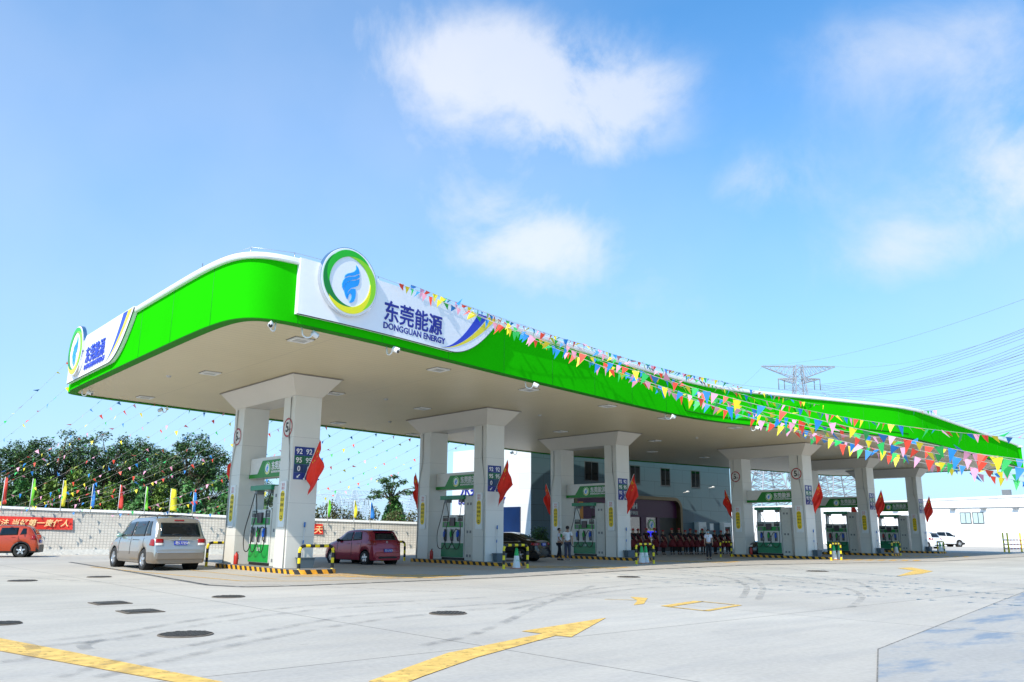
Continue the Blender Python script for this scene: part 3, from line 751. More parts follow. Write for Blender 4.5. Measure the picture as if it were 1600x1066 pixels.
# fuel grade boards on the front faces
g_b = mat('grade blue', (.012, .03, .22), .35, var=.02); g_g = mat('grade green', (.006, .13, .05), .35, var=.02); g_n = mat('grade navy', (.008, .045, .13), .35, var=.02); g_f = mat('grade frame', (.10, .14, .35), .35)
GR = [('92', '92', '95', '95', '0', '0'), ('92', '92', '95', '95', '0', ''), ('92', '92', '95', '95', '92', '92')]
for i in range(6):
    g = GR[min(i, 2)] if i < 3 else GR[2]
    rt = empty('fuel_grade_board', (PX[i]+DX+.09, PY[i]+DY-.001, 3.30), 0, f'blue and green fuel grade board with arrows on the {ORD[i]} front pillar', 'sign', 'fuel grade boards')
    MB().box(0, .80, -.02, 0, 0, 1.20).build('board', g_f, rt)
    rows = [(1.195, .885, g_b), (.875, .565, g_g), (.555, .255, g_n if i != 2 else g_b), (.245, .01, g_b)]
    for r_i, (zt, zb, mm) in enumerate(rows):
        for c in range(2):
            x0 = .01+c*.395
            MB().box(x0, x0+.385, -.026, -.0205, zb, zt).build('cell', mm, rt)
            if r_i < 3 and g[r_i*2+c]:
                s_ = g[r_i*2+c]
                text('lettering', s_, .27, m_lt, rt, bold=.004, ext=.003, frame=((x0+(.045 if len(s_) == 2 else .12), -.030, zb+.055), (1, 0, 0), (0, 0, 1)), sx=.95)
            elif r_i == 3:
                sg_ = -1 if c == 0 else 1
                pts = [(-.07, .055), (-.03, .065), (.045, -.01), (.065, .012), (.075, -.065), (-.005, -.058), (.02, -.036)]
                MB().prism([(sg_*x, y) for x, y in pts], (0, -.004, 0), 0, (x0+.19, -.0265, (zt+zb)/2), (1, 0, 0), (0, 0, 1)).build('arrow', m_lt, rt)
# ------------------------------------------------------------------ fuel pumps
m_pw = mat('pump white', (.66, .67, .64), .35); m_pg = mat('pump green', (.01, .30, .05), .3); m_pt = mat('pump teal', (.01, .22, .10), .3); m_blk = mat('rubber black', (.012, .012, .012), .45)
m_scr = mat('screen dark', (.03, .045, .05), .15); m_nzb = mat('nozzle blue', (.01, .10, .55), .35); m_nzg = mat('nozzle green', (.02, .35, .05), .35); m_nzr = mat('nozzle red', (.5, .03, .02), .35); m_gry = mat('plastic grey', (.18, .19, .20), .5)
def make_pump(style):
    t = empty('fuel_pump', (0, 0, 0))
    # viewer's right is -Y ; front faces -X ; y: cabinet -1.75..0 ; column tower -2.55..-1.8
    b = MB(); b.box(0, .55, -1.78, 0, .10, 2.10); b.build('cabinet', m_pw, t, bevel=.015)
    MB().box(.03, .55, -1.75, -.03, .0, .099).build('plinth', m_blk, t)
    MB().box(-.012, -.001, -1.76, -.02, .12, .78).build('lower_panel', m_pg if style == 0 else m_pt, t)
    if True: text('lettering', '加油', .15, m_lt, t, ext=.002, frame=((-.016, -.75, .55), (0, -1, 0), (0, 0, 1)))
    MB().box(-.014, -.001, -1.70, -.10, 1.52, 1.78).build('green_band', m_pg, t)
    b = MB(); b.box(-.016, -.001, -.55, -.12, 1.80, 2.06).box(-.016, -.001, -1.68, -1.30, 1.80, 2.06); b.build('display', m_scr, t)
    b = MB(); b.box(-.02, -.015, -.50, -.17, 1.95, 2.02).box(-.02, -.015, -1.63, -1.35, 1.95, 2.02); b.build('digits_window', mat('lcd', (.25, .30, .27), .3), t)
    MB().box(-.09, -.001, -1.12, -.74, 1.58, 1.98).build('keypad_terminal', mat('terminal', (.05, .04, .05), .3), t, bevel=.01)
    b = MB(); b.box(-.018, -.0142, -.45, -.2, 1.56, 1.74).box(-.018, -.0142, -1.62, -1.42, 1.56, 1.74); b.build('card_panel', m_gry, t)
    # overhead frame
    for y in (-.10, -1.77): MB().box(.08, .45, y, y+.08, 2.10, 2.84).build('frame_post', m_pw, t)
    MB().box(-.10, .55, -1.82, .04, 2.84, 3.03).build('header', m_pt, t, bevel=.012)
    b = MB()
    for y in (-.3, -1.5): b.box(.0, .3, y-.1, y+.1, 2.70, 2.84)
    b.build('pulley_box', m_gry, t)
    # tower
    b = MB(); b.box(.02, .53, -2.48, -1.83, .0, 2.98); o = b.build('column_tower', mat('tower cream', (.60, .60, .55), .4), t, bevel=.012)
    b = MB()
    for z in (1.25, 2.55, .15):
        for k in range(2): b.box(.012, .019, -2.32+k*.22, -2.20+k*.22, z, z+.12)
    b.build('vent', m_gry, o)
    cols = {0: (m_gry, m_nzg, m_nzb), 1: (m_nzb, m_nzg, m_nzb), 2: (m_nzr, m_nzg, m_nzb)}[0 if style == 0 else (1 if style == 1 else 2)]
    for k, y in enumerate((-.36, -.88, -1.40)):
        bt = MB().box(-.010, -.001, y-.10, y+.10, .86, 1.42).build('nozzle_bay', m_gry, t)
        nz = MB(); nz.tube([(-.06, y, 1.38), (-.09, y, 1.22), (-.10, y, 1.06)], .045, 8, rads=[.04, .06, .045]); nz.box(-.13, -.02, y-.05, y+.05, 1.12, 1.30)
        nz.build('nozzle', cols[k], t, bevel=.008)
        MB().tube([(-.10, y, 1.06), (-.09, y, .95), (-.05, y, .88)], .022, 6).build('spout', m_blk, t)
        h = MB(); sgn = 1 if k < 2 else -1
        top = (.02, -.18-.1*k, 2.74) if k < 2 else (.02, -1.55, 2.74)
        pts = []
        sy = [.42, .30, -.38][k]
        ctrl = [Vector(top), Vector((-.12, y+sy*.55, 2.0)), Vector((-.20, y+sy, 1.25)), Vector((-.22, y+sy*.8, .62)), Vector((-.20, y+.02, .52)), Vector((-.20, y-.28*(1 if sy > 0 else -1), .95)), Vector((-.15, y-.10*(1 if sy > 0 else -1), 1.40)), Vector((-.08, y, 1.40))]
        for i in range(len(ctrl)-1):
            p0, p1, p2, p3 = ctrl[max(i-1, 0)], ctrl[i], ctrl[i+1], ctrl[min(i+2, len(ctrl)-1)]
            for q in range(6):
                s = q/6; pts.append(.5*((2*p1)+(p2-p0)*s+(2*p0-5*p1+4*p2-p3)*s*s+(3*p1-p0-3*p2+p3)*s**3))
        pts.append(ctrl[-1]); h.tube(pts, .019, 6); h.build('hose', m_blk, t)
    return t
P0 = make_pump(0); PT0 = tree_of(P0); P1_ = make_pump(1); PT1 = tree_of(P1_); P2_ = make_pump(2); PT2 = tree_of(P2_)
PDX, PDY = .78, 4.36
for i in range(6):
    tr = (PT0, PT1, PT1, PT1, PT2, PT2)[i]; loc = (PX[i]+PDX, PY[i]+PDY, .161)
    la = ['fuel pump with bright green panels and looped hoses between the nearest pillars', 'fuel pump with dark teal base between the second pillars, just right of the purple hatchback', 'fuel pump with teal header behind the man in a white shirt at the third pillars', 'fuel pump with blue and green nozzles between the fourth pillars',
          'fuel pump with one red nozzle between the fifth pillars, behind two cones', 'smallest fuel pump between the farthest pillars'][i]
    if i in (0, 1, 4): o = (P0, P1_, None, None, P2_)[i]; o.location = loc; tag(o, la, 'fuel pump', 'fuel pumps on the islands')
    else: tag(dup(tr, loc, 0, la, 'fuel pumps on the islands'), cat='fuel pump')

# ------------------------------------------------------------------ fire extinguishers by the pumps
fe = empty('fire_extinguisher', (0, 0, 0)); MB().lathe([(0, 0), (.10, 0), (.11, .03), (.11, .42), (.08, .50), (.03, .54), (.03, .58), (0, .58)], n=14).build('cylinder', mat('extinguisher red', (.50, .03, .02), .3), fe)
b = MB(); b.box(-.02, .10, -.015, .015, .58, .62); b.tube([(.02, 0, .57), (.10, 0, .5), (.13, 0, .25)], .012, 6); b.build('valve', m_blk, fe); fe.scale = (.78,)*3; FT = tree_of(fe)
for i in range(4):
    loc = (PX[i]+.42, PY[i]+PDY+.28, .161); la = f'red fire extinguisher at the left foot of the {ORD[i]} fuel pump'
    if i == 0: fe.location = loc; tag(fe, la, 'fire extinguisher', 'fire extinguishers by the pumps')
    else: tag(dup(FT, loc, 0, la, 'fire extinguishers by the pumps'), cat='fire extinguisher')

# ------------------------------------------------------------------ hoop barriers
m_hy = mat('barrier yellow', (.85, .66, .01), .35); m_hk = mat('barrier black', (.015, .015, .015), .4)
def hoop(wd, name='hoop_barrier'):
    r = .055; H = .95; rc = .17
    path = [Vector((0, 0, z)) for z in [k*(H-rc)/14 for k in range(15)]]
    path += [Vector((rc-rc*cos(a), 0, H-rc+rc*sin(a))) for a in [pi/2*k/6 for k in range(1, 7)]]
    nh = 12; path += [Vector((rc+(wd-2*rc)*k/nh, 0, H)) for k in range(1, nh+1)]
    path += [Vector((wd-rc+rc*sin(a), 0, H-rc+rc*cos(a))) for a in [pi/2*k/6 for k in range(1, 7)]]
    path += [Vector((wd, 0, (H-rc)*(1-k/14))) for k in range(1, 15)]
    # resample for clean stripe boundaries
    Ls = [0]
    for i in range(1, len(path)): Ls.append(Ls[-1]+(path[i]-path[i-1]).length)
    tot_ = Ls[-1]; nst = max(5, int(round(tot_/.19))); nst += 1-nst % 2
    def pt(s):
        for i in range(1, len(Ls)):
            if s <= Ls[i]+1e-9: return path[i-1].lerp(path[i], (s-Ls[i-1])/max(1e-9, Ls[i]-Ls[i-1]))
        return path[-1]
    t = empty(name, (0, 0, 0)); by = MB()
    for k in range(nst):
        a = [pt(tot_*(k+q/5)/nst) for q in range(6)]
        by.tube(a, r, 12, m=k % 2, caps=(k in (0, nst-1)))
    recalc(by.build('striped_tube', [m_hy, m_hk], t))
    f = MB(); f.lathe([(0, .015), (.10, .015), (.10, 0)], n=12, sm=False).lathe([(0, .015), (.10, .015), (.10, 0)], o=(wd, 0, 0), n=12, sm=False); f.build('base_flange', m_hy, t)
    return t
h0 = hoop(1.32); HT = tree_of(h0); G_ = 'yellow and black hoop barriers'
hp_ = [(gz(466, 897.5), .02, 'in front of the nearest pump island'), (gz(787, 889.5), .0, 'around a single cone at the second island'), (gz(994.5, 881.8), .0, 'around two cones at the third island'),
       (gz(1299, 876), .05, 'thin and edge on behind two cones at the fourth island'), (gz(1395, 868.5), .0, 'at the front of the fifth island'), (gz(1466, 864.5), .0, 'at the front of the farthest island'),
       (Vector((PX[0]+.2, PY[0]+7.0, 0)), .0, 'right behind the silver minivan'), (Vector((PX[1]+.2-1.0, PY[1]+7.1, 0)), .0, 'horizontal bar behind the purple hatchback'), (Vector((PX[3]-1.6, PY[3]+5.6, 0)), .05, 'right of the masked attendant at the fourth island')]
for k, (p, rz, w_) in enumerate(hp_):
    la = 'black and yellow hoop barrier ' + w_
    if k == 0: h0.location = (p.x, p.y, 0); h0.rotation_euler[2] = rz; tag(h0, la, 'barrier', G_)
    else: tag(dup(HT, (p.x, p.y, 0), rz, la, G_), cat='barrier')

# ------------------------------------------------------------------ cones
m_cw = mat('cone white', (.75, .76, .76), .5); m_cg = mat('cone green', (.02, .42, .10), .5); m_co = mat('cone base', (.55, .16, .08), .6)
cn = empty('traffic_cone', (0, 0, 0))
MB().lathe([(.17, .03), (.105, .50), (.10, .52)], n=18).build('cone_body', m_cw, cn); MB().lathe([(.10, .52), (.055, .82), (.03, .84), (0, .84)], n=18).build('cone_top', m_cg, cn)
MB().box(-.2, .2, -.2, .2, 0, .03).build('cone_base', m_co, cn, bevel=.01)
text('lettering', '小心', .10, m_cg, cn, ext=.002, frame=((-.14, -.115, .30), (.66, -.75, 0), (0, 0, 1)))
CT = tree_of(cn)
cps = [(gz(807, 888.5), 'alone inside the second hoop barrier'), (gz(1003, 880.3), 'left of the pair inside the third hoop barrier'), (gz(1009.5, 880), 'right of the pair inside the third hoop barrier'), (gz(1304, 874.5), 'left of the pair beside the fourth pump island'), (gz(1312.5, 874.3), 'right of the pair beside the fourth pump island'),
       (gz(1401, 864.5), 'between the legs of the fifth hoop barrier'), (gz(1470, 863.2), 'left of the pair at the farthest island'), (gz(1475, 863.2), 'right of the pair at the farthest island')]
for k, (p, w_) in enumerate(cps):
    la = 'white cone with green top ' + w_
    if k == 0: cn.location = (p.x, p.y, 0); tag(cn, la, 'cone', 'white and green cones')
    else: tag(dup(CT, (p.x, p.y, 0), 0, la, 'white and green cones'), cat='cone')

# ------------------------------------------------------------------ bins and squeegees on the front pillars
bn = empty('wash_bin', (0, 0, 0)); m_bin = mat('bin grey blue', (.09, .13, .16), .5)
b = MB(); v = [(0, 0, 0), (.50, 0, 0), (.50, .26, 0), (0, .26, 0), (-.05, -.03, .34), (.55, -.03, .34), (.55, .29, .34), (-.05, .29, .34)]
b.add(v, [(0, 3, 2, 1), (0, 1, 5, 4), (1, 2, 6, 5), (2, 3, 7, 6), (3, 0, 4, 7)]); b.box(-.07, .57, -.05, .31, .34, .37); b.build('bin_body', m_bin, bn, bevel=.008)
BT = tree_of(bn)
sq = empty('squeegee', (0, 0, 0)); MB().tube([(0, 0, 0), (.03, .0, 1.15)], .014, 7).build('handle', mat('squeegee pole', (.6, .62, .65), .4), sq)
b = MB(); b.tube([(.03, 0, 1.15), (.035, 0, 1.32)], .03, 7); b.tube([(.012, 0, .55), (.016, 0, .68)], .022, 7); b.build('grip', mat('squeegee blue', (.01, .15, .5), .4), sq); QT = tree_of(sq)
for i in range(6):
    loc = (PX[i]+DX+.42, PY[i]+DY-.36, .161); lq = (PX[i]+DX+.62, PY[i]+DY-.06, .45)
    la = f'grey blue wash bin at the foot of the {ORD[i]} front pillar'; lb = f'blue handled squeegee leaning on the {ORD[i]} front pillar'
    if i == 0: bn.location = loc; tag(bn, la, 'bin', 'wash bins by the pillars'); sq.location = lq; tag(sq, lb, 'squeegee', 'squeegees by the pillars')
    else: tag(dup(BT, loc, 0, la, 'wash bins by the pillars'), cat='bin'); tag(dup(QT, lq, 0, lb, 'squeegees by the pillars'), cat='squeegee')

# ------------------------------------------------------------------ red national flags on the pillars
m_fr = mat('flag red', (.80, .025, .010), .6, var=.08, scale=4); m_fy = mat('flag yellow', (.85, .6, .02), .5); m_pole = mat('pole white', (.75, .75, .72), .4)
n, l, b_ = addnodes(m_fr); b_.inputs['Subsurface Weight'].default_value = 0
def star(cx_, cy_, r, rot=0):
    return [(cx_+(r if k % 2 == 0 else r*.38)*cos(radians(90+rot+36*k)), cy_+(r if k % 2 == 0 else r*.38)*sin(radians(90+rot+36*k))) for k in range(10)]
def flag(root_p, tip_p, W_f, drop, label, seed, foldx=.35):
    rr = random.Random(seed); A = Vector(root_p); B = Vector(tip_p); d = (B-A); ln = d.length; d.normalize()
    t = empty('red_flag', tuple(A), 0, label, 'flag', 'red flags with yellow stars on the pillars')
    MB().tube([(0, 0, 0), tuple(B-A)], .016, 6).build('pole', m_pole, t); MB().ball((0, 0, 0), .04).build('bracket', m_frame, t)
    hor = Vector((B.x-A.x, B.y-A.y, 0)); 
    hd = hor.normalized() if hor.length > .01 else Vector((1, 0, 0)); sd = Vector((-hd.y, hd.x, 0))
    nu, nv = 14, 12; vs_ = []
    H = .80*ln if ln < 1.6 else 1.1
    def P(u, v):   # u along fly 0..1, v down the pole 0 top..1
        p = (B-A) - d*(v*H)
        # cloth hangs from the pole: drop by u with folds gathered
        sway = hd*(foldx*u*(1-.35*v)) + Vector((0, 0, -1))*(drop*u*(1-.12*v))
        wv = .13*sin(6.5*u+2.5*v+seed)*u**.4 + .045*sin(15*u+seed*2-3*v)*u**.5
        return p+sway+sd*wv+hd*.03*sin(9*v+seed)*u
    for i in range(nu+1):
        for j in range(nv+1): vs_.append(P(i/nu, j/nv))
    fs = [(i*(nv+1)+j, (i+1)*(nv+1)+j, (i+1)*(nv+1)+j+1, i*(nv+1)+j+1) for i in range(nu) for j in range(nv)]
    cl = MB().add(vs_, fs, 0, True).build('cloth', m_fr, t); sm_ = cl.modifiers.new('s', 'SOLIDIFY'); sm_.thickness = .004; sm_.offset = 0
    # stars sewn on: small patches following the cloth
    b = MB()
    for (su, sv, sr) in ((.17, .25, .115), (.34, .10, .04), (.40, .20, .04), (.40, .34, .04), (.34, .45, .04)):
        P_ = star(0, 0, sr)
        for side in (.008, -.008):
            pts = []
            for (x, y) in P_:
                u_, v_ = su+x*.9, sv+y*.9; p = P(u_, v_); e = P(u_+.01, v_)-p; f = P(u_, v_+.01)-p; nn = e.cross(f).normalized(); pts.append(p+nn*side)
            c = sum(pts, Vector())/10; o_ = len(pts)
            b.add(pts+[c], [(k, (k+1) % 10, 10) for k in range(10)])
    b.build('star', m_fy, cl)
    return t
for i in range(6):
    fx_, fy_ = PX[i]+DX, PY[i]+DY
    A = Vector((fx_+.52, fy_-.03, 3.33)); B = A+Vector((.22, -.62, 1.42))
    flag(A, B, 1, 1.0+.14*((i*7) % 3), f'red flag hanging over the grade board on the {ORD[i]} front pillar', i+1, .20)
for i in range(6):
    rx, ry = PX[i]+DX, PY[i]+DY+DYR+D_
    A = Vector((rx+.3, ry+.03, 3.0)); B = A+Vector((-.12, .55, 1.42))
    flag(A, B, 1, .95, f'red flag on the far side of the {ORD[i]} rear pillar', i+11, .15)
# ------------------------------------------------------------------ vehicles
def mono(xs, ys):
    n_ = len(xs); dl = [(ys[i+1]-ys[i])/(xs[i+1]-xs[i]) for i in range(n_-1)]; m = [dl[0]]+[0 if dl[i-1]*dl[i] <= 0 else 2*dl[i-1]*dl[i]/(dl[i-1]+dl[i]) for i in range(1, n_-1)]+[dl[-1]]
    def f(x):
        if x <= xs[0]: return ys[0]
        if x >= xs[-1]: return ys[-1]
        i = 0
        while x > xs[i+1]: i += 1
        h = xs[i+1]-xs[i]; t = (x-xs[i])/h
        return (1+2*t)*(1-t)**2*ys[i]+t*(1-t)**2*h*m[i]+t*t*(3-2*t)*ys[i+1]+t*t*(t-1)*h*m[i+1]
    return f
m_glass = mat('car glass', (.004, .007, .010), .03, spec=.55, coat=0); m_tyre = mat('tyre rubber', (.02, .02, .02), .8); m_rim = mat('alloy rim', (.62, .63, .65), .28, .85); m_well = mat('wheel well', (.01, .01, .01), .9)
m_tl = mat('tail lamp red', (.30, .004, .004), .15, coat=.3); m_tlw = mat('lamp clear', (.75, .72, .70), .12, coat=.6); m_plate = mat('plate blue', (.01, .04, .42), .35); m_trim = mat('black trim', (.015, .015, .016), .5)
m_seam = mat('panel gap', (.01, .01, .01), .8)
class Car:
    def __init__(s, name, paint, Lk, W, prof, belt, wb0, wb1, wr=.33, rw=.80, low=.20, clad=None, cladz=0, flare=None):
        s.e = empty(name, (0, 0, 0)); s.L = Lk; s.W = W/2; s.wr = wr; s.rw = rw
        s.zt = mono(*zip(*prof)); s.zbf = mono(*zip(*belt)); s.axles = (wb0, wb1); s.low = low; s.paint = paint
        s.wf = mono([0, .06, .22, .6, Lk*.5, Lk-.7, Lk-.25, Lk-.06, Lk], [s.W*.80, s.W*.90, s.W*.965, s.W, s.W, s.W*.985, s.W*.90, s.W*.76, s.W*.62])
        xs = set()
        x = 0
        while x < Lk: xs.add(round(x, 3)); x += .06
        xs |= {round(p[0], 3) for p in prof} | {Lk}
        for a in s.axles:
            for k in range(-12, 13): xs.add(round(a+(wr+.055)*sin(k*pi/24), 4))
        xs = sorted(v for v in xs if 0 <= v <= Lk)
        b = MB(); rows = []
        for x in xs:
            h = s.section(x); full = [(-y, z) for y, z in h]+[(y, z) for y, z in h[::-1][1:]]
            rows.append([len(b.v)+i for i in range(len(full))]); b.v += [(x, y, z) for y, z in full]
        for i in range(len(rows)-1):
            for j in range(len(rows[0])-1):
                f = [rows[i][j], rows[i][j+1], rows[i+1][j+1], rows[i+1][j]]; zc = sum(b.v[q][2] for q in f)/4
                b.f.append(f); b.mi.append(1 if clad and zc < cladz else 0); b.sm.append(True)
        for r_ in (rows[0], rows[-1]): b.f.append(list(r_)); b.mi.append(1 if clad else 0); b.sm.append(False)
        s.body = b.build('body', [paint, clad] if clad else paint, s.e)
        bm = bmesh.new(); bm.from_mesh(s.body.data); bmesh.ops.recalc_face_normals(bm, faces=bm.faces); bm.to_mesh(s.body.data); bm.free()
        s.body.modifiers.new('es', 'EDGE_SPLIT').split_angle = radians(48)
        # dark floor and wheel wells
        f = MB().box(.25, Lk-.25, -s.W*.80, s.W*.80, low-.03, low+.28); 
        for a in s.axles:
            for sg in (-1, 1):
                f.lathe([(0, sg*s.W*.62), (wr+.05, sg*s.W*.62), (wr+.05, sg*s.W*.955)], o=(a, 0, wr), axis='y', n=20)
        f.build('underbody', m_well, s.e)
        for a in s.axles:
            for sg in (-1, 1):
                w = MB(); yo = sg*(s.W-.02); yi = sg*(s.W-.23)
                w.lathe([(wr*.62, yo-sg*.01), (wr*.70, yo), (wr*.93, yo-sg*.005), (wr, yo-sg*.035), (wr, yi+sg*.03), (wr*.93, yi), (0, yi)], o=(0, 0, 0), axis='y', n=28)
                wo = w.build('wheel', m_tyre, s.e, loc=(a, 0, wr))
                r_ = MB(); r_.lathe([(wr*.64, yo-sg*.008), (wr*.60, yo-sg*.03), (wr*.58, yo-sg*.07)], axis='y', n=28)
                for k in range(5):
                    an = 2*pi*k/5+.3; c_, s_ = cos(an), sin(an); q = .055
                    pts = [(c_*.04-s_*q, s_*.04+c_*q), (c_*wr*.6-s_*.03, s_*wr*.6+c_*.03), (c_*wr*.6+s_*.03, s_*wr*.6-c_*.03), (c_*.04+s_*q, s_*.04-c_*q)]
                    r_.prism(pts, (0, -sg*.03, 0), 0, (0, yo-sg*.015, 0), (1, 0, 0), (0, 0, 1))
                r_.lathe([(0, yo-sg*.006), (.06, yo-sg*.01), (.07, yo-sg*.04)], axis='y', n=14)
                ro = r_.build('rim', m_rim, wo)
                MB().lathe([(0, yo-sg*.075), (wr*.6, yo-sg*.075)], axis='y', n=20).build('brake', m_well, wo)
    def arch(s, x):
        z = s.low
        for a in s.axles:
            d = abs(x-a); R = s.wr+.055
            if d < R: z = max(z, s.wr+sqrt(R*R-d*d))
        return z
    def section(s, x):
        zt = s.zt(x); zb = min(s.zbf(x), zt-.03); w = s.wf(x); zl = min(s.arch(x), zb-.05); gh = zt-zb
        g = max(0, min(1, (gh-.03)/.35)); wr_ = w*(.90*(1-g)+s.rw*g)
        h = zb-zl; e = .0 if x > .3 and x < s.L-.3 else .04
        return [(w*.94, zl), (w*.985, zl+.10*h), (w, zl+.45*h), (w*.995, zl+.75*h), (w*.972, zb-.02*g), (w*.955, zb+.02*min(1, gh*20)*.5), (w*.955*.5+wr_*.5+.012*g, zb+.52*(gh-.05*g)),
                (wr_, zb+gh-.055*g-.012*(1-g)), (wr_*.93, zt-.018*g-.004), (wr_*.6, zt+.008), (0, zt+.022)]
    def hw(s, x, z):
        h = s.section(x)
        if z <= h[0][1]: return h[0][0]
        for (y0, z0), (y1, z1) in zip(h, h[1:]):
            if z <= z1 and z1 > z0: return y0+(y1-y0)*(z-z0)/(z1-z0)
        return 0
    def inside(s, x, y, z): return s.low-.01 <= z <= s.section(x)[-1][1] and abs(y) <= s.hw(x, z)
    def rearx(s, y, z):
        x = 0
        while x < s.L*.5 and not s.inside(x, y, z): x += .02
        lo, hi = max(0, x-.02), x
        for _ in range(8):
            m = (lo+hi)/2
            if s.inside(m, y, z): hi = m
            else: lo = m
        return hi
    def frontx(s, y, z):
        x = s.L
        while x > s.L*.4 and not s.inside(x, y, z): x -= .02
        return x+.005
    def patch(s, kind, q, m, name, parent=None, off=.007, nu=10, nv=6, side=0, thick=0):
        # q: four corners (a,z) ccw from lower left; kind side/rear/front
        b = MB(); P = []
        for i in range(nu+1):
            for j in range(nv+1):
                u, v = i/nu, j/nv
                a = (1-u)*(1-v)*q[0][0]+u*(1-v)*q[1][0]+u*v*q[2][0]+(1-u)*v*q[3][0]; z = (1-u)*(1-v)*q[0][1]+u*(1-v)*q[1][1]+u*v*q[2][1]+(1-u)*v*q[3][1]
                if kind == 'side': P.append((a, side*(s.hw(a, z)+off), z))
                elif kind == 'rear': P.append((s.rearx(a, z)-off, a, z+off*.3))
                else: P.append((s.frontx(a, z)+off, a, z+off*.3))
        fs = [(i*(nv+1)+j, (i+1)*(nv+1)+j, (i+1)*(nv+1)+j+1, i*(nv+1)+j+1) for i in range(nu) for j in range(nv)]
        o = b.add(P, fs, 0, True).build(name, m, parent or s.e)
        sm_ = o.modifiers.new('s', 'SOLIDIFY'); sm_.thickness = .012; sm_.offset = 0
        return o
    def box(s, name, x0, x1, y0, y1, z0, z1, m, bev=.01): return MB().box(x0, x1, y0, y1, z0, z1).build(name, m, s.e, bevel=bev)
    def plate(s, z, txt, y=0):
        x = min(s.rearx(y-.2, z), s.rearx(y+.2, z), s.rearx(y, z+.06), s.rearx(y, z-.06))-.018
        o = MB().box(x-.008, x+.03, y-.22, y+.22, z-.07, z+.07).build('number_plate', m_plate, s.e)
        text('lettering', txt, .125, m_lt, o, ext=.002, frame=((x-.011, y+.205, z-.045), (0, -1, 0), (0, 0, 1)), sx=.84)
    def mirror(s, x, z, m=None):
        for sg in (-1, 1):
            y = s.hw(x, z); MB().ball((x, sg*(y+.10), z), (.06, .11, .075), n=12, k=8).tube([(x, sg*(y-.02), z-.05), (x, sg*(y+.05), z-.04)], .02, 6).build('wing_mirror', m or s.paint, s.e)
    def seams(s, xs, z0, z1):
        for x, t_ in xs:
            for sg in (-1, 1): s.patch('side', [(x, z0), (x+.014, z0), (x+.014+t_, z1), (x+t_, z1)], m_seam, 'door_gap', side=sg, off=.0015, nu=1, nv=8)
    def handle(s, xs, z, m=None):
        for x in xs:
            for sg in (-1, 1):
                y = s.hw(x, z); s.box('door_handle', x, x+.17, min(sg*(y-.01), sg*(y+.025)), max(sg*(y-.01), sg*(y+.025)), z, z+.025, m or s.paint, .006)
    def place(s, x, y, head, label, cat='car', sc=1, ref=None):
        # ref = local x that sits at (x,y)
        ref = s.axles[0] if ref is None else ref
        s.e.location = (x-cos(head)*ref*sc, y-sin(head)*ref*sc, 0); s.e.rotation_euler = (0, 0, head); s.e.scale = (sc,)*3
        tag(s.e, label, cat, 'cars at the station')
def paint(name, c, metal=.35, rough=.28): return mat(name, c, rough, metal, var=.02, coat=.9)

# silver minivan
p_sil = paint('paint silver', (.46, .455, .435), .75, .30); p_cl = paint('cladding champagne', (.24, .20, .16), .6, .35)
v = Car('minivan', p_sil, 5.05, 1.86, [(0, .56), (.05, .66), (.10, .98), (.16, 1.10), (.30, 1.42), (.42, 1.62), (.62, 1.72), (1.6, 1.76), (2.6, 1.73), (3.1, 1.64), (3.55, 1.38), (4.0, 1.12), (4.5, 1.0), (4.85, .84), (5.0, .66), (5.05, .56)],
        [(0, .52), (.12, 1.04), (.6, 1.06), (3, 1.02), (4, .96), (5.05, .55)], 1.0, 4.05, wr=.345, rw=.80, low=.24, clad=p_cl, cladz=.56)
v.patch('rear', [(.68, 1.11), (-.68, 1.11), (-.62, 1.56), (.62, 1.56)], m_glass, 'rear_window', nu=14)
for sg in (-1, 1):
    v.patch('side', [(1.02, 1.12), (2.20, 1.10), (2.14, 1.60), (1.02, 1.62)], m_glass, 'side_window', side=sg)
    v.patch('side', [(.50, 1.14), (.92, 1.13), (.92, 1.61), (.72, 1.61)], m_glass, 'quarter_window', side=sg)
    v.patch('side', [(2.30, 1.10), (3.50, 1.08), (2.85, 1.56), (2.24, 1.60)], m_glass, 'door_window', side=sg)
    v.patch('side', [(.10, .80), (.40, .82), (.34, 1.02), (.13, 1.02)], m_tl, 'tail_lamp', side=sg, off=.012, nu=4)
    v.patch('rear', [(sg*.88, .90), (sg*.58, .90), (sg*.58, 1.03), (sg*.88, 1.03)], m_tl, 'tail_lamp', off=.012, nu=4)
    v.patch('rear', [(sg*.88, .82), (sg*.58, .82), (sg*.58, .895), (sg*.88, .895)], m_tlw, 'reverse_lamp', off=.012, nu=4)
    v.patch('side', [(1.45, .98), (2.1, .98), (2.1, .995), (1.45, .995)], m_trim, 'slide_rail', side=sg, off=.004, nv=1)
    v.patch('front', [(sg*.45, .68), (sg*.78, .70), (sg*.76, .86), (sg*.45, .84)], m_tlw, 'headlight', off=.01, nu=4)
v.patch('front', [(-.66, 1.12), (.66, 1.12), (.58, 1.60), (-.58, 1.60)], m_glass, 'windscreen')
v.plate(.90, '粤S·7735W'); v.mirror(3.42, 1.12, mat('mirror pale green', (.30, .50, .45), .2, .3)); v.seams([(2.28, 0), (1.0, .0), (3.5, .0)], .5, 1.06); v.handle([2.05, 2.42], .98, mat('chrome', (.7, .7, .7), .15, 1))
b = MB()
for sg in (-1, 1): b.tube([(.75, sg*.62, 1.73), (.85, sg*.62, 1.79), (1.8, sg*.62, 1.82), (2.5, sg*.62, 1.80), (2.65, sg*.62, 1.73)], .02, 6)
for x in (.95, 2.3): b.tube([(x, -.62, 1.80), (x, 0, 1.825), (x, .62, 1.80)], .018, 6)
b.build('roof_rack', m_trim, v.e)
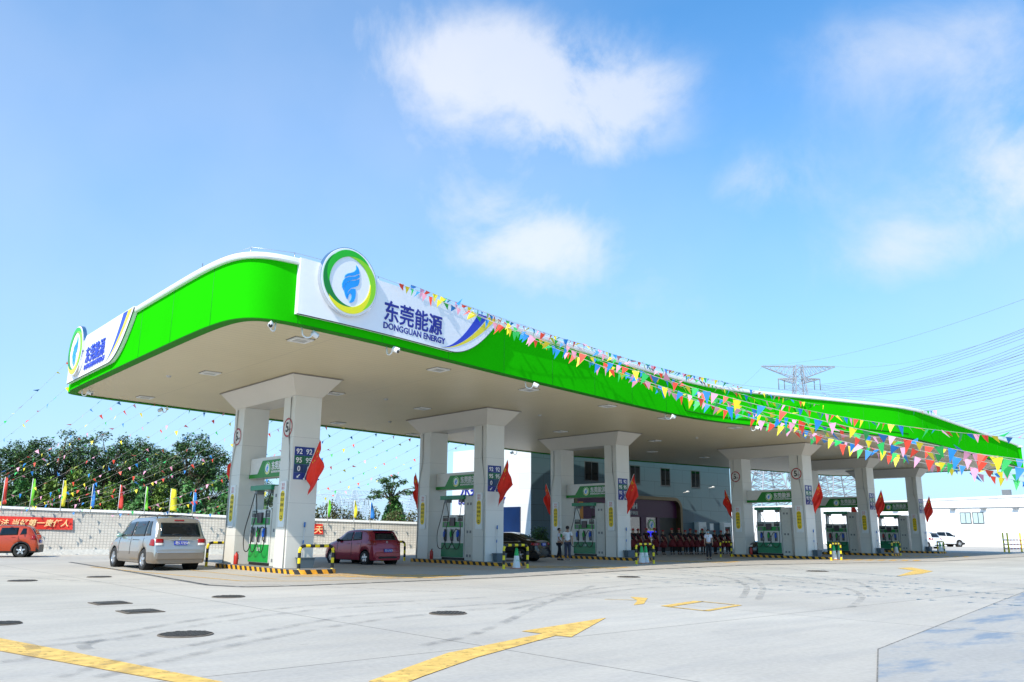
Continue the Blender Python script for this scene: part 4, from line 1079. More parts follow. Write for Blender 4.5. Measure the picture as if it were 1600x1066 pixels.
v.box('bumper', -.05, .10, -.80, .80, .36, .58, p_cl, .03); v.box('brake_lamp', .385, .43, -.16, .16, 1.625, 1.665, m_tl, .004); v.box('plate_garnish', .055, .12, -.35, .35, 1.0, 1.02, mat('chrome', (.7,)*3, .15, 1), .004)
MB().tube([(.14, -.30, 1.16), (.16, .1, 1.20), (.165, .28, 1.18)], .010, 5).build('wiper', m_trim, v.e)
MB().lathe([(.035, 0), (.05, -.004), (.05, .01)], o=(.075, 0, 1.045), axis='x', n=16).build('badge', mat('chrome', (.7,)*3, .15, 1), v.e)
v.place(11.72, 32.85, radians(90.5), 'silver minivan with roof rack and brown lower trim seen from behind', sc=1.10)

# purple red hatchback
p_pur = paint('paint wine', (.30, .010, .038), .3, .25)
def hatch(name, paint_, plate_, clad=None):
    c = Car(name, paint_, 3.85, 1.70, [(0, .58), (.05, .70), (.10, .96), (.20, 1.10), (.34, 1.36), (.44, 1.47), (.7, 1.51), (1.5, 1.525), (2.1, 1.47), (2.5, 1.28), (2.95, 1.02), (3.4, .92), (3.7, .78), (3.82, .62), (3.85, .54)],
            [(0, .54), (.12, 1.0), (.5, 1.02), (2, .98), (3, .88), (3.85, .52)], .62, 3.08, wr=.30, rw=.80, low=.20)
    c.patch('rear', [(.60, 1.07), (-.60, 1.07), (-.50, 1.37), (.50, 1.37)], m_glass, 'rear_window', nu=14)
    for sg in (-1, 1):
        c.patch('side', [(.88, 1.08), (1.52, 1.04), (1.50, 1.41), (.98, 1.41)], m_glass, 'rear_door_window', side=sg)
        c.patch('side', [(1.60, 1.03), (2.62, 1.0), (2.05, 1.38), (1.58, 1.41)], m_glass, 'front_door_window', side=sg)
        c.patch('side', [(.14, .84), (.42, .88), (.34, 1.05), (.20, 1.06)], m_tl, 'tail_lamp', side=sg, off=.012, nu=4)
        c.patch('rear', [(sg*.80, .84), (sg*.60, .86), (sg*.62, 1.02), (sg*.76, 1.03)], m_tl, 'tail_lamp', off=.012, nu=4)
        c.patch('front', [(sg*.40, .66), (sg*.70, .70), (sg*.64, .84), (sg*.42, .80)], m_tlw, 'headlight', off=.01, nu=4)
    c.patch('front', [(-.6, 1.04), (.6, 1.04), (.52, 1.42), (-.52, 1.42)], m_glass, 'windscreen')
    c.plate(.62, plate_); c.mirror(2.5, 1.04, m_trim); c.seams([(1.56, 0), (.86, .0), (2.62, 0)], .36, 1.0); c.handle([1.02, 1.72], .90, paint_)
    c.box('spoiler', .26, .50, -.52, .52, 1.455, 1.495, m_trim, .015); c.box('bumper', -.03, .08, -.70, .70, .34, .54, paint_, .03); c.box('bumper_trim', -.034, .05, -.5, .5, .28, .36, m_trim, .01)
    MB().lathe([(.03, 0), (.045, -.004), (.045, .01)], o=(.085, 0, .98), axis='x', n=16).build('badge', mat('chrome', (.7,)*3, .15, 1), c.e)
    MB().tube([(.75, 0, 1.53), (.62, 0, 1.72)], .006, 5).build('antenna', m_trim, c.e)
    return c
h = hatch('hatchback', p_pur, '粤S·LM676'); h.place(21.18, 33.1, radians(96), 'wine purple hatchback parked in shade beyond the nearest pump island', sc=1.01)

# orange red crossover at the left edge
p_org = paint('paint orange red', (.48, .052, .006), .2, .25)
c = Car('crossover', p_org, 4.14, 1.76, [(0, .62), (.06, .72), (.12, .98), (.22, 1.14), (.42, 1.44), (.58, 1.56), (1.0, 1.60), (1.8, 1.60), (2.3, 1.50), (2.75, 1.24), (3.0, 1.08), (3.6, 1.02), (3.95, .88), (4.1, .70), (4.14, .60)],
        [(0, .56), (.14, 1.02), (.6, 1.08), (2, 1.02), (3.1, .96), (4.14, .56)], .80, 3.30, wr=.34, rw=.80, low=.24, clad=m_trim, cladz=.40)
for sg in (-1, 1):
    c.patch('side', [(.62, 1.18), (.92, 1.14), (.82, 1.46), (.66, 1.46)], m_glass, 'quarter_window', side=sg)
    c.patch('side', [(1.02, 1.13), (1.86, 1.10), (1.80, 1.48), (1.02, 1.50)], m_glass, 'rear_door_window', side=sg)
    c.patch('side', [(1.95, 1.09), (2.85, 1.06), (2.35, 1.42), (1.90, 1.48)], m_glass, 'front_door_window', side=sg)
    c.patch('side', [(.16, .88), (.40, .92), (.34, 1.10), (.22, 1.10)], m_tl, 'tail_lamp', side=sg, off=.012, nu=4)
    c.patch('front', [(sg*.42, .74), (sg*.74, .78), (sg*.68, .92), (sg*.44, .90)], m_tlw, 'headlight', off=.01, nu=4)
c.patch('rear', [(.6, 1.14), (-.6, 1.14), (-.52, 1.46), (.52, 1.46)], m_glass, 'rear_window'); c.patch('front', [(-.6, 1.12), (.6, 1.12), (.54, 1.50), (-.54, 1.50)], m_glass, 'windscreen')
c.plate(.80, '粤S·A2936'); c.mirror(2.7, 1.12); c.seams([(1.9, 0), (.96, 0), (2.86, 0)], .42, 1.06); c.handle([1.12, 2.02], 1.0)
b = MB()
for sg in (-1, 1): b.tube([(.70, sg*.60, 1.57), (.82, sg*.60, 1.63), (2.0, sg*.60, 1.63), (2.15, sg*.60, 1.56)], .018, 6)
b.build('roof_rail', m_trim, c.e)
for a in c.axles:
    for sg in (-1, 1):
        q = MB(); q.lathe([(c.wr+.05, sg*(c.W-.06)), (c.wr+.05, sg*(c.W+.015)), (c.wr+.12, sg*(c.W+.012)), (c.wr+.12, sg*(c.W-.06))], o=(a, 0, c.wr), axis='y', n=32)
        o = q.build('arch_trim', m_trim, c.e); bm = bmesh.new(); bm.from_mesh(o.data); bmesh.ops.delete(bm, geom=[v_ for v_ in bm.verts if v_.co.z < .26], context='VERTS'); bm.to_mesh(o.data); bm.free()
c.place(10.5, 50.7, radians(158), 'orange red crossover parked before the netted wall, cut by the left edge')

# black sedan and dark hatch by the second and third islands
p_blk = paint('paint black', (.008, .008, .010), .3, .15)
def sedan(name, paint_, plate_):
    c = Car(name, paint_, 4.75, 1.82, [(0, .60), (.06, .72), (.12, 1.00), (.3, 1.06), (.75, 1.10), (1.1, 1.22), (1.5, 1.40), (1.9, 1.455), (2.6, 1.44), (3.0, 1.32), (3.5, 1.06), (4.1, .98), (4.5, .86), (4.7, .70), (4.75, .60)],
            [(0, .55), (.12, .94), (.8, .99), (2.4, .96), (3.6, .90), (4.75, .55)], 1.02, 3.80, wr=.325, rw=.76, low=.20)
    for sg in (-1, 1):
        c.patch('side', [(1.15, 1.04), (2.25, 1.01), (2.18, 1.33), (1.60, 1.34)], m_glass, 'rear_door_window', side=sg)
        c.patch('side', [(2.32, 1.01), (3.35, .98), (2.85, 1.29), (2.28, 1.34)], m_glass, 'front_door_window', side=sg)
        c.patch('side', [(1.02, 1.005), (3.4, .965), (3.4, .985), (1.02, 1.025)], mat('chrome', (.7,)*3, .15, 1), 'window_chrome', side=sg, off=.005, nv=1, nu=20)
        c.patch('side', [(.12, .80), (.42, .84), (.38, .95), (.16, .95)], m_tl, 'tail_lamp', side=sg, off=.012, nu=4)
        c.patch('rear', [(sg*.84, .80), (sg*.52, .84), (sg*.52, .93), (sg*.84, .95)], m_tl, 'tail_lamp', off=.012, nu=4)
        c.patch('front', [(sg*.45, .64), (sg*.74, .66), (sg*.70, .78), (sg*.46, .76)], m_tlw, 'headlight', off=.01, nu=4)
    c.patch('rear', [(.64, 1.12), (-.64, 1.12), (-.54, 1.39), (.54, 1.39)], m_glass, 'rear_window'); c.patch('front', [(-.66, 1.06), (.66, 1.06), (.54, 1.38), (-.54, 1.38)], m_glass, 'windscreen')
    c.plate(.86, plate_); c.mirror(3.25, 1.04); c.seams([(2.28, 0), (1.3, .0), (3.38, 0)], .36, .98); c.handle([1.5, 2.45], .86)
    c.box('bumper', -.04, .08, -.72, .72, .34, .56, paint_, .03)
    return c
s_ = sedan('sedan', p_blk, '粤S·0D31'); q_ = gz(852, 876.5); s_.place(30.2, 33.0, radians(113), 'glossy black sedan with blue plate left of the man in a white shirt')
hb = hatch('hatchback', p_blk, '粤S·K'); hb.place(28.0, 35.2, radians(98), 'black hatchback mostly hidden behind the second front pillar and hoop barrier', sc=1.04)
p_dg = paint('paint dark grey', (.03, .035, .04), .4, .25)
s2 = sedan('sedan', p_dg, '粤S·M8'); q_ = gd(1216, 830, 60); s2.place(q_.x, q_.y, radians(145), 'dark grey sedan seen through the gap beside the fourth fuel pump', ref=2.4)
p_wh = paint('paint white', (.78, .79, .80), 0, .25)
w1 = hatch('hatchback', p_wh, '粤S·B5'); q_ = gz(1459, 857.6); w1.place(q_.x+1.2, q_.y+.6, radians(78), 'white hatchback with red tail lamps just right of the farthest pillar', sc=1.15)
# white crossover far right: rear three quarter from the right side
w2 = Car('crossover', p_wh, 4.3, 1.80, [(0, .62), (.06, .74), (.12, 1.0), (.24, 1.16), (.44, 1.46), (.6, 1.60), (1.1, 1.66), (1.9, 1.66), (2.4, 1.55), (2.9, 1.26), (3.2, 1.10), (3.8, 1.04), (4.1, .9), (4.27, .7), (4.3, .6)],
         [(0, .56), (.14, 1.04), (.6, 1.10), (2, 1.05), (3.2, .98), (4.3, .56)], .80, 3.42, wr=.345, rw=.80, low=.24, clad=m_trim, cladz=.44)
for sg in (-1, 1):
    w2.patch('side', [(.80, 1.18), (1.9, 1.12), (1.86, 1.54), (.95, 1.54)], m_glass, 'rear_door_window', side=sg); w2.patch('side', [(1.98, 1.12), (3.0, 1.08), (2.45, 1.48), (1.94, 1.54)], m_glass, 'front_door_window', side=sg)
    w2.patch('side', [(.14, .92), (.42, .94), (.36, 1.06), (.18, 1.06)], m_tl, 'tail_lamp', side=sg, off=.012, nu=4); w2.patch('rear', [(sg*.82, .92), (sg*.56, .92), (sg*.56, 1.04), (sg*.8, 1.04)], m_tl, 'tail_lamp', off=.012, nu=4)
w2.patch('rear', [(.62, 1.16), (-.62, 1.16), (-.54, 1.50), (.54, 1.50)], m_glass, 'rear_window'); w2.patch('front', [(-.62, 1.14), (.62, 1.14), (.55, 1.55), (-.55, 1.55)], m_glass, 'windscreen')
w2.plate(.78, '粤S·Q2'); w2.mirror(2.85, 1.14, m_trim); w2.seams([(1.94, 0), (1.0, 0)], .46, 1.08)
q_ = gz(1492, 854.6); w2.place(q_.x-2, q_.y+2, radians(-32), 'white crossover parked before the long white warehouse', sc=1.22)
# ------------------------------------------------------------------ people
m_skin = mat('skin', (.42, .24, .16), .55); m_hair = mat('hair', (.012, .010, .009), .6); m_tee = mat('white tee', (.86, .86, .88), .8); m_jean = mat('grey blue trousers', (.05, .06, .10), .8)
m_bt = mat('black trousers', (.010, .010, .016), .8); m_lb = mat('pale blue shirt', (.68, .70, .80), .8); m_gv = mat('green yoke', (.03, .26, .04), .8); m_mask = mat('mask blue', (.25, .55, .62), .7); m_sh = mat('shoe dark', (.02, .02, .02), .5); m_shw = mat('shoe sole', (.6, .6, .6), .6)
def skin(name, pts, edges, m, parent=None, sub=1, root=0):
    me = bpy.data.meshes.new('s'); me.from_pydata([p[:3] for p in pts], edges, [])
    o = bpy.data.objects.new('s', me); col.objects.link(o)
    o.modifiers.new('k', 'SKIN'); o.modifiers.new('u', 'SUBSURF').levels = sub
    for i, p in enumerate(pts):
        sv = me.skin_vertices[0].data[i]; r = p[3]; sv.radius = (r, p[4] if len(p) > 4 else r); sv.use_root = (i == root)
    dg = bpy.context.evaluated_depsgraph_get(); me2 = bpy.data.meshes.new_from_object(o.evaluated_get(dg)); bpy.data.objects.remove(o)
    me2.materials.clear(); me2.materials.append(m); me2.name = name
    for p in me2.polygons: p.use_smooth = True; p.material_index = 0
    o = bpy.data.objects.new(name, me2); col.objects.link(o); o.parent = parent; return o
def person(la, ra, tops, legs, stride=0, h=1.0, female=False, arm=((0, 0), (0, 0)), shoes=None):
    # faces -Y ; arm = per side (forward swing of elbow, forward reach of the hand)
    sw = .165 if female else .185
    P = [(0, 0, .95, .135, .10), (0, 0, 1.12, .125, .09), (0, -.005, 1.32, .15, .10), (0, 0, 1.43, .10, .07), (0, .0, 1.49, .052), (0, -.01, 1.56, .062), (0, -.015, 1.63, .082), (0, -.005, 1.70, .068)]
    E = [(0, 1), (1, 2), (2, 3), (3, 4), (4, 5), (5, 6), (6, 7)]
    A = {}
    for k, sg in enumerate((-1, 1)):
        ef, hf = arm[k]
        i = len(P); sh = (sg*sw, 0, 1.41, .055); el = (sg*(sw+.055), -ef, 1.14+ef*.3, .042); wr = (sg*(sw+.06), -ef-hf, .92+hf*.9+ef*.3, .030); pa = (sg*(sw+.06), -ef-hf-.02-hf*.2, .85+hf*.95+ef*.3, .034)
        P += [sh, el, wr, pa]; E += [(3, i), (i, i+1), (i+1, i+2), (i+2, i+3)]; A[k] = (sh, el, wr)
        for f in range(4):
            j = len(P); oy = -.027+.018*f; ln = (.06, .075, .08, .065)[f]
            P += [(pa[0], pa[1]+oy, pa[2]-.035, .0095), (pa[0]-sg*.008, pa[1]+oy-.006, pa[2]-.035-ln, .0075)]; E += [(i+3, j), (j, j+1)]
        j = len(P); P += [(pa[0]-sg*.006, pa[1]-.045, pa[2]-.01, .011), (pa[0]-sg*.01, pa[1]-.065, pa[2]-.05, .009)]; E += [(i+3, j), (j, j+1)]
    LG_ = {}
    for k, sg in enumerate((-1, 1)):
        i = len(P); st_ = stride*sg
        hp = (sg*.085, 0, .90, .085); kn = (sg*.095, -.02+st_*.5, .50, .058); an = (sg*.10, .02+st_, .09, .040); he = (sg*.10, .03+st_, .045, .04); to = (sg*.115, -.15+st_, .035, .035)
        P += [hp, kn, an, he, to]; E += [(0, i), (i, i+1), (i+1, i+2), (i+2, i+3), (i+3, i+4)]; LG_[k] = (hp, kn, an, he, to)
    body = skin('person', P, E, m_skin)
    # head details
    MB().ball((0, -.098, 1.625), (.013, .02, .022), n=8, k=6).build('nose', m_skin, body)
    b = MB()
    for sg in (-1, 1): b.ball((sg*.032, -.088, 1.65), (.012, .008, .007), n=8, k=5)
    b.build('eyes', m_hair, body)
    b = MB()
    for sg in (-1, 1): b.ball((sg*.083, .0, 1.635), (.012, .022, .032), n=8, k=6)
    b.build('ears', m_skin, body)
    MB().ball((0, -.092, 1.585), (.026, .008, .007), n=8, k=5).build('mouth', mat('lips', (.35, .12, .10), .5), body)
    hb_ = MB(); hb_.ball((0, .012, 1.668), (.097, .105, .092), n=18, k=12)
    ho = hb_.build('hair', m_hair, body); bm = bmesh.new(); bm.from_mesh(ho.data)
    bmesh.ops.delete(bm, geom=[v_ for v_ in bm.verts if (v_.co.y < -.055 and v_.co.z < 1.70) or v_.co.z < 1.60], context='VERTS'); bm.to_mesh(ho.data); bm.free()
    # shirt
    S_ = [(0, 0, .93, .155, .118), (0, 0, 1.12, .150, .112), (0, -.005, 1.32, .172, .120), (0, 0, 1.425, .115, .085), (0, 0, 1.465, .066)]; SE = [(0, 1), (1, 2), (2, 3), (3, 4)]
    for k in (0, 1):
        sh, el, wr = A[k]; i = len(S_); mid = [sh[q]+(el[q]-sh[q])*.62 for q in range(3)]; S_ += [(sh[0], sh[1], sh[2], .078), (mid[0], mid[1], mid[2], .072)]; SE += [(3, i), (i, i+1)]
    skin('shirt', S_, SE, tops, body)
    T_ = [(0, 0, .96, .150, .112)]; TE = []
    for k in (0, 1):
        hp, kn, an, he, to = LG_[k]; i = len(T_); T_ += [(hp[0], hp[1], .88, .105), (kn[0], kn[1], kn[2], .080), (an[0], an[1], .12, .062)]; TE += [(0, i), (i, i+1), (i+1, i+2)]
    skin('trousers', T_, TE, legs, body)
    for k in (0, 1):
        hp, kn, an, he, to = LG_[k]; skin('shoe', [(he[0], he[1]+.01, .05, .048), ((he[0]+to[0])/2, (he[1]+to[1])/2, .045, .045), (to[0], to[1]-.01, .036, .038)], [(0, 1), (1, 2)], shoes or m_sh, body)
    body.scale = (h,)*3
    return body
def put(o, u, v, face, label, cat='person', group=None):
    p = gz(u, v); o.location = (p.x, p.y, 0); o.rotation_euler = (0, 0, face); tag(o, label, cat, group); return o
toward = radians(YAW-90+0)      # local -Y towards the camera when rz = yaw-90
man = person(0, 0, m_tee, m_jean, .03, 1.04, arm=((-.02, .02), (.02, .04)), shoes=m_shw)
put(man, 887, 876.5, toward+radians(172), 'man in white T-shirt and grey blue trousers with his back turned')
p2_ = person(0, 0, m_lb, m_bt, .12, .98, arm=((.05, .12), (.12, .22)))
MB().box(-.17, .17, -.135, -.118, 1.24, 1.42).build('vest_yoke', m_gv, p2_, bevel=.01)
put(p2_, 874, 875.6, toward+radians(70), 'attendant in pale shirt and black trousers half hidden beside the man in white')
wo_ = person(0, 0, m_lb, m_bt, .05, .98, True, arm=((.0, .02), (.01, .05)))
yk = skin('yoke', [(0, -.004, 1.28, .178, .126), (0, -.004, 1.37, .160, .116), (0, 0, 1.43, .118, .088)], [(0, 1), (1, 2)], m_gv, wo_)
MB().ball((0, -.055, 1.59), (.062, .055, .048), n=14, k=8).build('face_mask', m_mask, wo_); MB().ball((0, .085, 1.62), (.05, .05, .05)).build('hair_bun', m_hair, wo_)
put(wo_, 1108, 874.5, toward, 'masked attendant in white shirt with green yoke and black trousers facing the camera')
# row of costumed performers in front of the store
m_dk = mat('costume black', (.012, .009, .012), .8); m_dr = mat('costume dark red', (.16, .008, .014), .7); m_hs = mat('headscarf red', (.38, .02, .02), .6)
pf_ = person(0, 0, m_dk, m_dk, .04, 1.0, True, arm=((.06, .16), (.02, .10)))
b = MB(); b.ball((0, .01, 1.70), (.105, .11, .075), n=14, k=8); b.build('headscarf', m_hs, pf_)
b = MB(); b.lathe([(.15, 1.0), (.22, .78), (.30, .52), (.29, .52), (.14, 1.0)], n=18); b.build('skirt', m_dr, pf_)
b = MB(); b.tube([(-.17, -.03, 1.42), (-.05, -.145, 1.25), (.12, -.15, 1.02), (.26, -.10, .74)], .035, 6, rads=[.03, .04, .05, .06]); b.build('sash', m_dr, pf_)
PFT = tree_of(pf_)
NTP = 'first second third fourth fifth sixth seventh eighth ninth tenth eleventh twelfth thirteenth'.split()+['leftmost']
px_ = [998, 1011, 1024, 1037, 1051, 1062, 1072, 1080, 1089, 1099, 1118, 1128, 1138, 990]
for k, u in enumerate(px_):
    q = gz(u, 867.3-.010*(u-990)); lab = f'costumed performer in black top and dark red skirt, {NTP[k]} of the row before the store'
    if k == 0: pf_.location = (q.x, q.y, 0); pf_.rotation_euler[2] = toward+.3; tag(pf_, lab, 'person', 'row of costumed performers')
    else: tag(dup(PFT, (q.x, q.y, 0), toward+R_.uniform(-.1, .6), lab, 'row of costumed performers', (R_.uniform(.96, 1.04),)*3), cat='person')

# ------------------------------------------------------------------ store behind the canopy
m_bw = mat('store blue grey panel', (.075, .135, .17), .45, var=.05, scale=.4); m_bl = mat('store white panel', (.70, .72, .76), .45, var=.03, scale=.4)
def panel_lines(m, bw, bh, c=.45, ms=.012, ax='xz'):
    n, l, b = addnodes(m); co = n.new('ShaderNodeTexCoord'); s = n.new('ShaderNodeSeparateXYZ'); cmb = n.new('ShaderNodeCombineXYZ'); l.new(co.outputs['Object'], s.inputs[0])
    ad = n.new('ShaderNodeMath'); ad.operation = 'ADD'; l.new(s.outputs[0], ad.inputs[0]); l.new(s.outputs[1], ad.inputs[1]); l.new(ad.outputs[0], cmb.inputs[0]); l.new(s.outputs[2], cmb.inputs[1])
    k = n.new('ShaderNodeTexBrick'); k.inputs['Scale'].default_value = 1; k.inputs['Brick Width'].default_value = bw; k.inputs['Row Height'].default_value = bh; k.inputs['Mortar Size'].default_value = ms; k.inputs['Mortar Smooth'].default_value = 0
    k.inputs['Color1'].default_value = (1, 1, 1, 1); k.inputs['Color2'].default_value = (.93, .93, .93, 1); k.inputs['Mortar'].default_value = (c, c, c, 1); l.new(cmb.outputs[0], k.inputs['Vector'])
    old = b.inputs['Base Color'].links[0].from_socket; mx = n.new('ShaderNodeMixRGB'); mx.blend_type = 'MULTIPLY'; mx.inputs[0].default_value = 1; l.new(old, mx.inputs[1]); l.new(k.outputs['Color'], mx.inputs[2]); l.new(mx.outputs[0], b.inputs['Base Color'])
panel_lines(m_bw, 2.6, 1.15, .35); panel_lines(m_bl, 2.6, 1.15, .8)
st = empty('store_building', (42.0, 45.5, 0), 0, 'long blue grey panelled store behind the pumps with purple arched shop front', 'building')
BX, BY, BH = 25.4, 9.5, 7.9
b = MB(); b.add([(0, 0, 0), (BX, 0, 0), (BX, 0, BH), (0, 0, BH), (BX, BY, 0), (BX, BY, BH), (0, BY, BH), (0, BY, 0)], [(0, 1, 2, 3), (1, 4, 5, 2), (3, 2, 5, 6)], 0)
b.build('wall', m_bw, st); MB().add([(-.003, -.0, 0), (-.003, BY, 0), (-.003, BY, BH), (-.003, 0, BH)], [(0, 3, 2, 1)]).build('side_wall', m_bl, st)
m_wf = mat('window frame', (.06, .07, .08), .4)
for (x0, x1) in ((5.7, 7.3), (8.5, 9.6), (11.1, 12.4), (15.1, 16.4), (19.4, 20.7)):
    f = MB().box(x0, x1, -.03, -.001, 5.42, 6.98).build('window', m_wf, st); MB().box(x0+.07, (x0+x1)/2-.03, -.036, -.031, 5.5, 6.9).box((x0+x1)/2+.03, x1-.07, -.036, -.031, 5.5, 6.9).build('pane', m_glass, f)
# shop front
m_pur = mat('shop purple', (.085, .012, .065), .4); m_brn = mat('arch bronze', (.16, .115, .06), .35, .5); m_sg = mat('shop glass', (.02, .035, .035), .05, spec=.8, coat=.5)
X0, X1, HZ = 4.2, 17.3, 4.45
pts_o = [(X0-.15, 0), (X0-.15, HZ), (X1-1.0, HZ)]+[(X1-1.0+1.0*sin(a), HZ-1.0+1.0*cos(a)) for a in [pi/2*k/8 for k in range(9)]]+[(X1, 0)]
pts_i = [(x if x < X0 else min(x, X1-.28) if x > X1-1.0 else x, z) for x, z in pts_o]
pin = [(X1-.28, 0)]+[(X1-1.0+.72*cos(a), HZ-1.0+.72*sin(a)) for a in [pi/2*k/8 for k in range(9)]]+[(X0+.13, HZ-.28), (X0+.13, 0)]
b = MB(); b.prism(pts_o+pin, (0, -.55, 0), 0, (0, -.001, 0), (1, 0, 0), (0, 0, 1)); recalc(b.build('arch_frame', m_brn, st))
MB().box(X0+.13, X1-.29, -.12, -.002, 2.75, HZ-.29).build('fascia_band', m_pur, st)
for x0, x1 in ((X0+.13, 6.3), (12.2, 12.9), (14.3, 14.65)): MB().box(x0, x1, -.16, -.0025, 0, 2.745).build('purple_pier', m_pur, st)
for x0, x1 in ((6.32, 9.2), (9.25, 12.18), (12.92, 14.28)):
    g = MB().box(x0, x1, -.08, -.003, .10, 2.74).build('shop_window', m_sg, st); MB().box(x0, x1, -.10, -.081, 1.02, 1.10).build('sill', mat('sill pale', (.5, .52, .52), .5), g)
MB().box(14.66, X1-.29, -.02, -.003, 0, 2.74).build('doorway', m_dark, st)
for x0, mm in ((4.35, mat('stripe magenta', (.75, .03, .30), .4)), (4.86, mat('stripe orange', (.75, .30, .03), .4))): MB().box(x0, x0+.48, -.17, -.165, .5, 3.8).build('stripe', mm, st)
text('lettering', '24H', .62, m_lt, st, bold=.015, ext=.03, frame=((10.7, -.15, 3.42), (1, 0, 0), (0, 0, 1))); text('lettering', '便利店', .32, m_lt, st, bold=.005, ext=.02, frame=((10.9, -.15, 2.95), (1, 0, 0), (0, 0, 1)))
emblem(st, ((13.6, -.11, 2.15), (1, 0, 0), (0, 0, 1)), .46, thick=.02, simple=True)
MB().box(13.0, 14.2, -.115, -.105, 1.18, 1.62).build('blue_screen', mat('lit blue screen', (.01, .01, .70), .3, emit=1.0), st)
for z, x in ((4.35, 16.6), (4.9, 20.4), (6.3, .9)): MB().tube([(x+1.6, -.02, z+.6), (x+1.6, -.45, z+.65)], .03, 6).ball((x+1.6, -.5, z+.66), (.2, .12, .09)).build('wall_lamp', m_cam, st)
text('lettering', 'DONGGUAN ENERGY', .62, m_navy, st, bold=.01, ext=.03, frame=((-.05, 8.6, 3.62), (0, -1, 0), (0, 0, 1)), sx=.93); text('lettering', '东莞能源', 1.3, m_navy, st, bold=.02, ext=.03, frame=((-.05, 8.4, 4.35), (0, -1, 0), (0, 0, 1)))
pb = MB().box(-.10, -.006, 1.1, 3.9, .05, 3.30).build('poster_board', mat('poster blue', (.003, .022, .10), .3, var=.35, scale=.5)); pb.location = (42, 45.5, 0); tag(pb, 'tall dark blue display board on the white end wall of the store', 'display board')
for k, (x, lab) in enumerate(((19.6, 'white service kiosk with green screen against the blue store wall'), (23.4, 'white service kiosk with dark opening beside the fourth rear pillar'))):
    e = empty('service_kiosk', (42+x, 45.5, 0), 0, lab, 'kiosk', 'white kiosks against the store wall'); b = MB(); b.box(0, .12, -.5, -.01, 0, 2.45).box(.98, 1.1, -.5, -.01, 0, 2.45).box(.12, .98, -.5, -.01, 2.05, 2.45); b.build('cabinet', m_cam, e, bevel=.01)
    MB().box(.125, .975, -.40, -.012, .0, 2.045).build('recess', m_dark if k else m_cam, e); MB().box(.2, .9, -.43, -.41, 1.15, 1.75).build('screen', mat('kiosk green', (.05, .22, .15), .2) if not k else m_scr, e)
e = tag(MB().box(0, .55, -.03, -.005, 1.75, 2.35).box(.05, .5, -.034, -.031, 1.8, 2.05).build('wall_notice', m_cam), 'small white notice on the blue wall between the two kiosks', 'sign'); e.location = (42+21.9, 45.5, 0)

# ------------------------------------------------------------------ leaves, trees
m_leaf = mat('leaf dark green', (.058, .132, .030), .55, var=.75, scale=.9); m_leaf2 = mat('leaf yellow green', (.13, .22, .025), .55, var=.55, scale=1.2); m_leaf3 = mat('leaf vine green', (.07, .20, .04), .55, var=.5, scale=1.2); m_bark = mat('bark', (.16, .12, .085), .85, var=.3, bump=.4, scale=12)
for m in (m_leaf, m_leaf2, m_leaf3):
    n, l, b_ = addnodes(m); nz = [x for x in n if x.type == 'TEX_NOISE'][0]
    g = n.new('ShaderNodeNewGeometry'); nz2 = n.new('ShaderNodeTexWhiteNoise'); l.new(g.outputs['Random Per Island'], nz2.inputs['Vector'])
    cr_ = [x for x in n if x.type == 'VALTORGB'][0]; mx = n.new('ShaderNodeMixRGB'); mx.inputs[0].default_value = .55; l.new(nz.outputs[0], mx.inputs[1]); l.new(g.outputs['Random Per Island'], mx.inputs[2]); l.new(mx.outputs[0], cr_.inputs[0])
    b_.inputs['Subsurface Weight'].default_value = 0
def leaves(b, c, r, n_, sz, rr, flatz=1.0):
    for _ in range(n_):
        while True:
            p = Vector((rr.uniform(-1, 1), rr.uniform(-1, 1), rr.uniform(-1, 1)))
            if p.length <= 1: break
        p = p*(.55+.45*rr.random())
        q = Vector(c)+Vector((p.x*r[0], p.y*r[1], p.z*r[2]))
        d = Vector((rr.gauss(0, 1), rr.gauss(0, 1), rr.gauss(-.25, .6)*flatz)).normalized(); nn = Vector((rr.gauss(0, .6), rr.gauss(0, .6), 1)).normalized(); w = d.cross(nn).normalized(); s = sz*rr.uniform(.7, 1.35)
        m_ = q+d*s*.5+nn*s*.06
        b.add([q, m_+w*s*.26, q+d*s-nn*s*.1, m_-w*s*.26], [(0, 1, 2, 3)])
def make_tree(seed, H, spread, nclump=46, nleaf=165, sz=.19, low=.22, leafm=None, clump=.85, name='broadleaf_tree'):
    rr = random.Random(seed); t = empty(name, (0, 0, 0)); tr = MB(); lf = MB()
    bend = Vector((rr.uniform(-.4, .4), rr.uniform(-.4, .4), 0))
    stem = [Vector((0, 0, 0))+bend*(k/6)**2*1.0+Vector((rr.uniform(-.06, .06), rr.uniform(-.06, .06), H*.85*k/6)) for k in range(7)]
    tr.tube(stem, .1, 8, rads=[.17*(1-k/7.5)*H/7 for k in range(7)])
    for k in range(nclump):
        f = low+(1-low)*rr.random()**.85; a = rr.uniform(0, 2*pi)
        env = spread*(sin(pi*min(1, (f-low*.4)/(1.08-low*.4)))**.7)*rr.uniform(.35, 1.08)
        c = Vector((cos(a)*env, sin(a)*env, H*f*rr.uniform(.93, 1.03))); bs = stem[min(6, max(1, int(f*5.2)))]
        tr.tube([bs, bs.lerp(c, .5)+Vector((0, 0, .1)), c], .03, 5, rads=[.05, .035, .012])
        cs = clump*rr.uniform(.5, 1.25); leaves(lf, c, (cs, cs, cs*.72), int(nleaf*cs), sz, rr)
    tr.build('trunk', m_bark, t); lf.build('crown', leafm or m_leaf, t); return t
GT = 'trees beyond the netted wall'
protos = [make_tree(3, 8.2, 2.6), make_tree(8, 8.2, 2.4, 52), make_tree(21, 8.2, 2.9, 50, low=.15)]
TR = [tree_of(p) for p in protos]
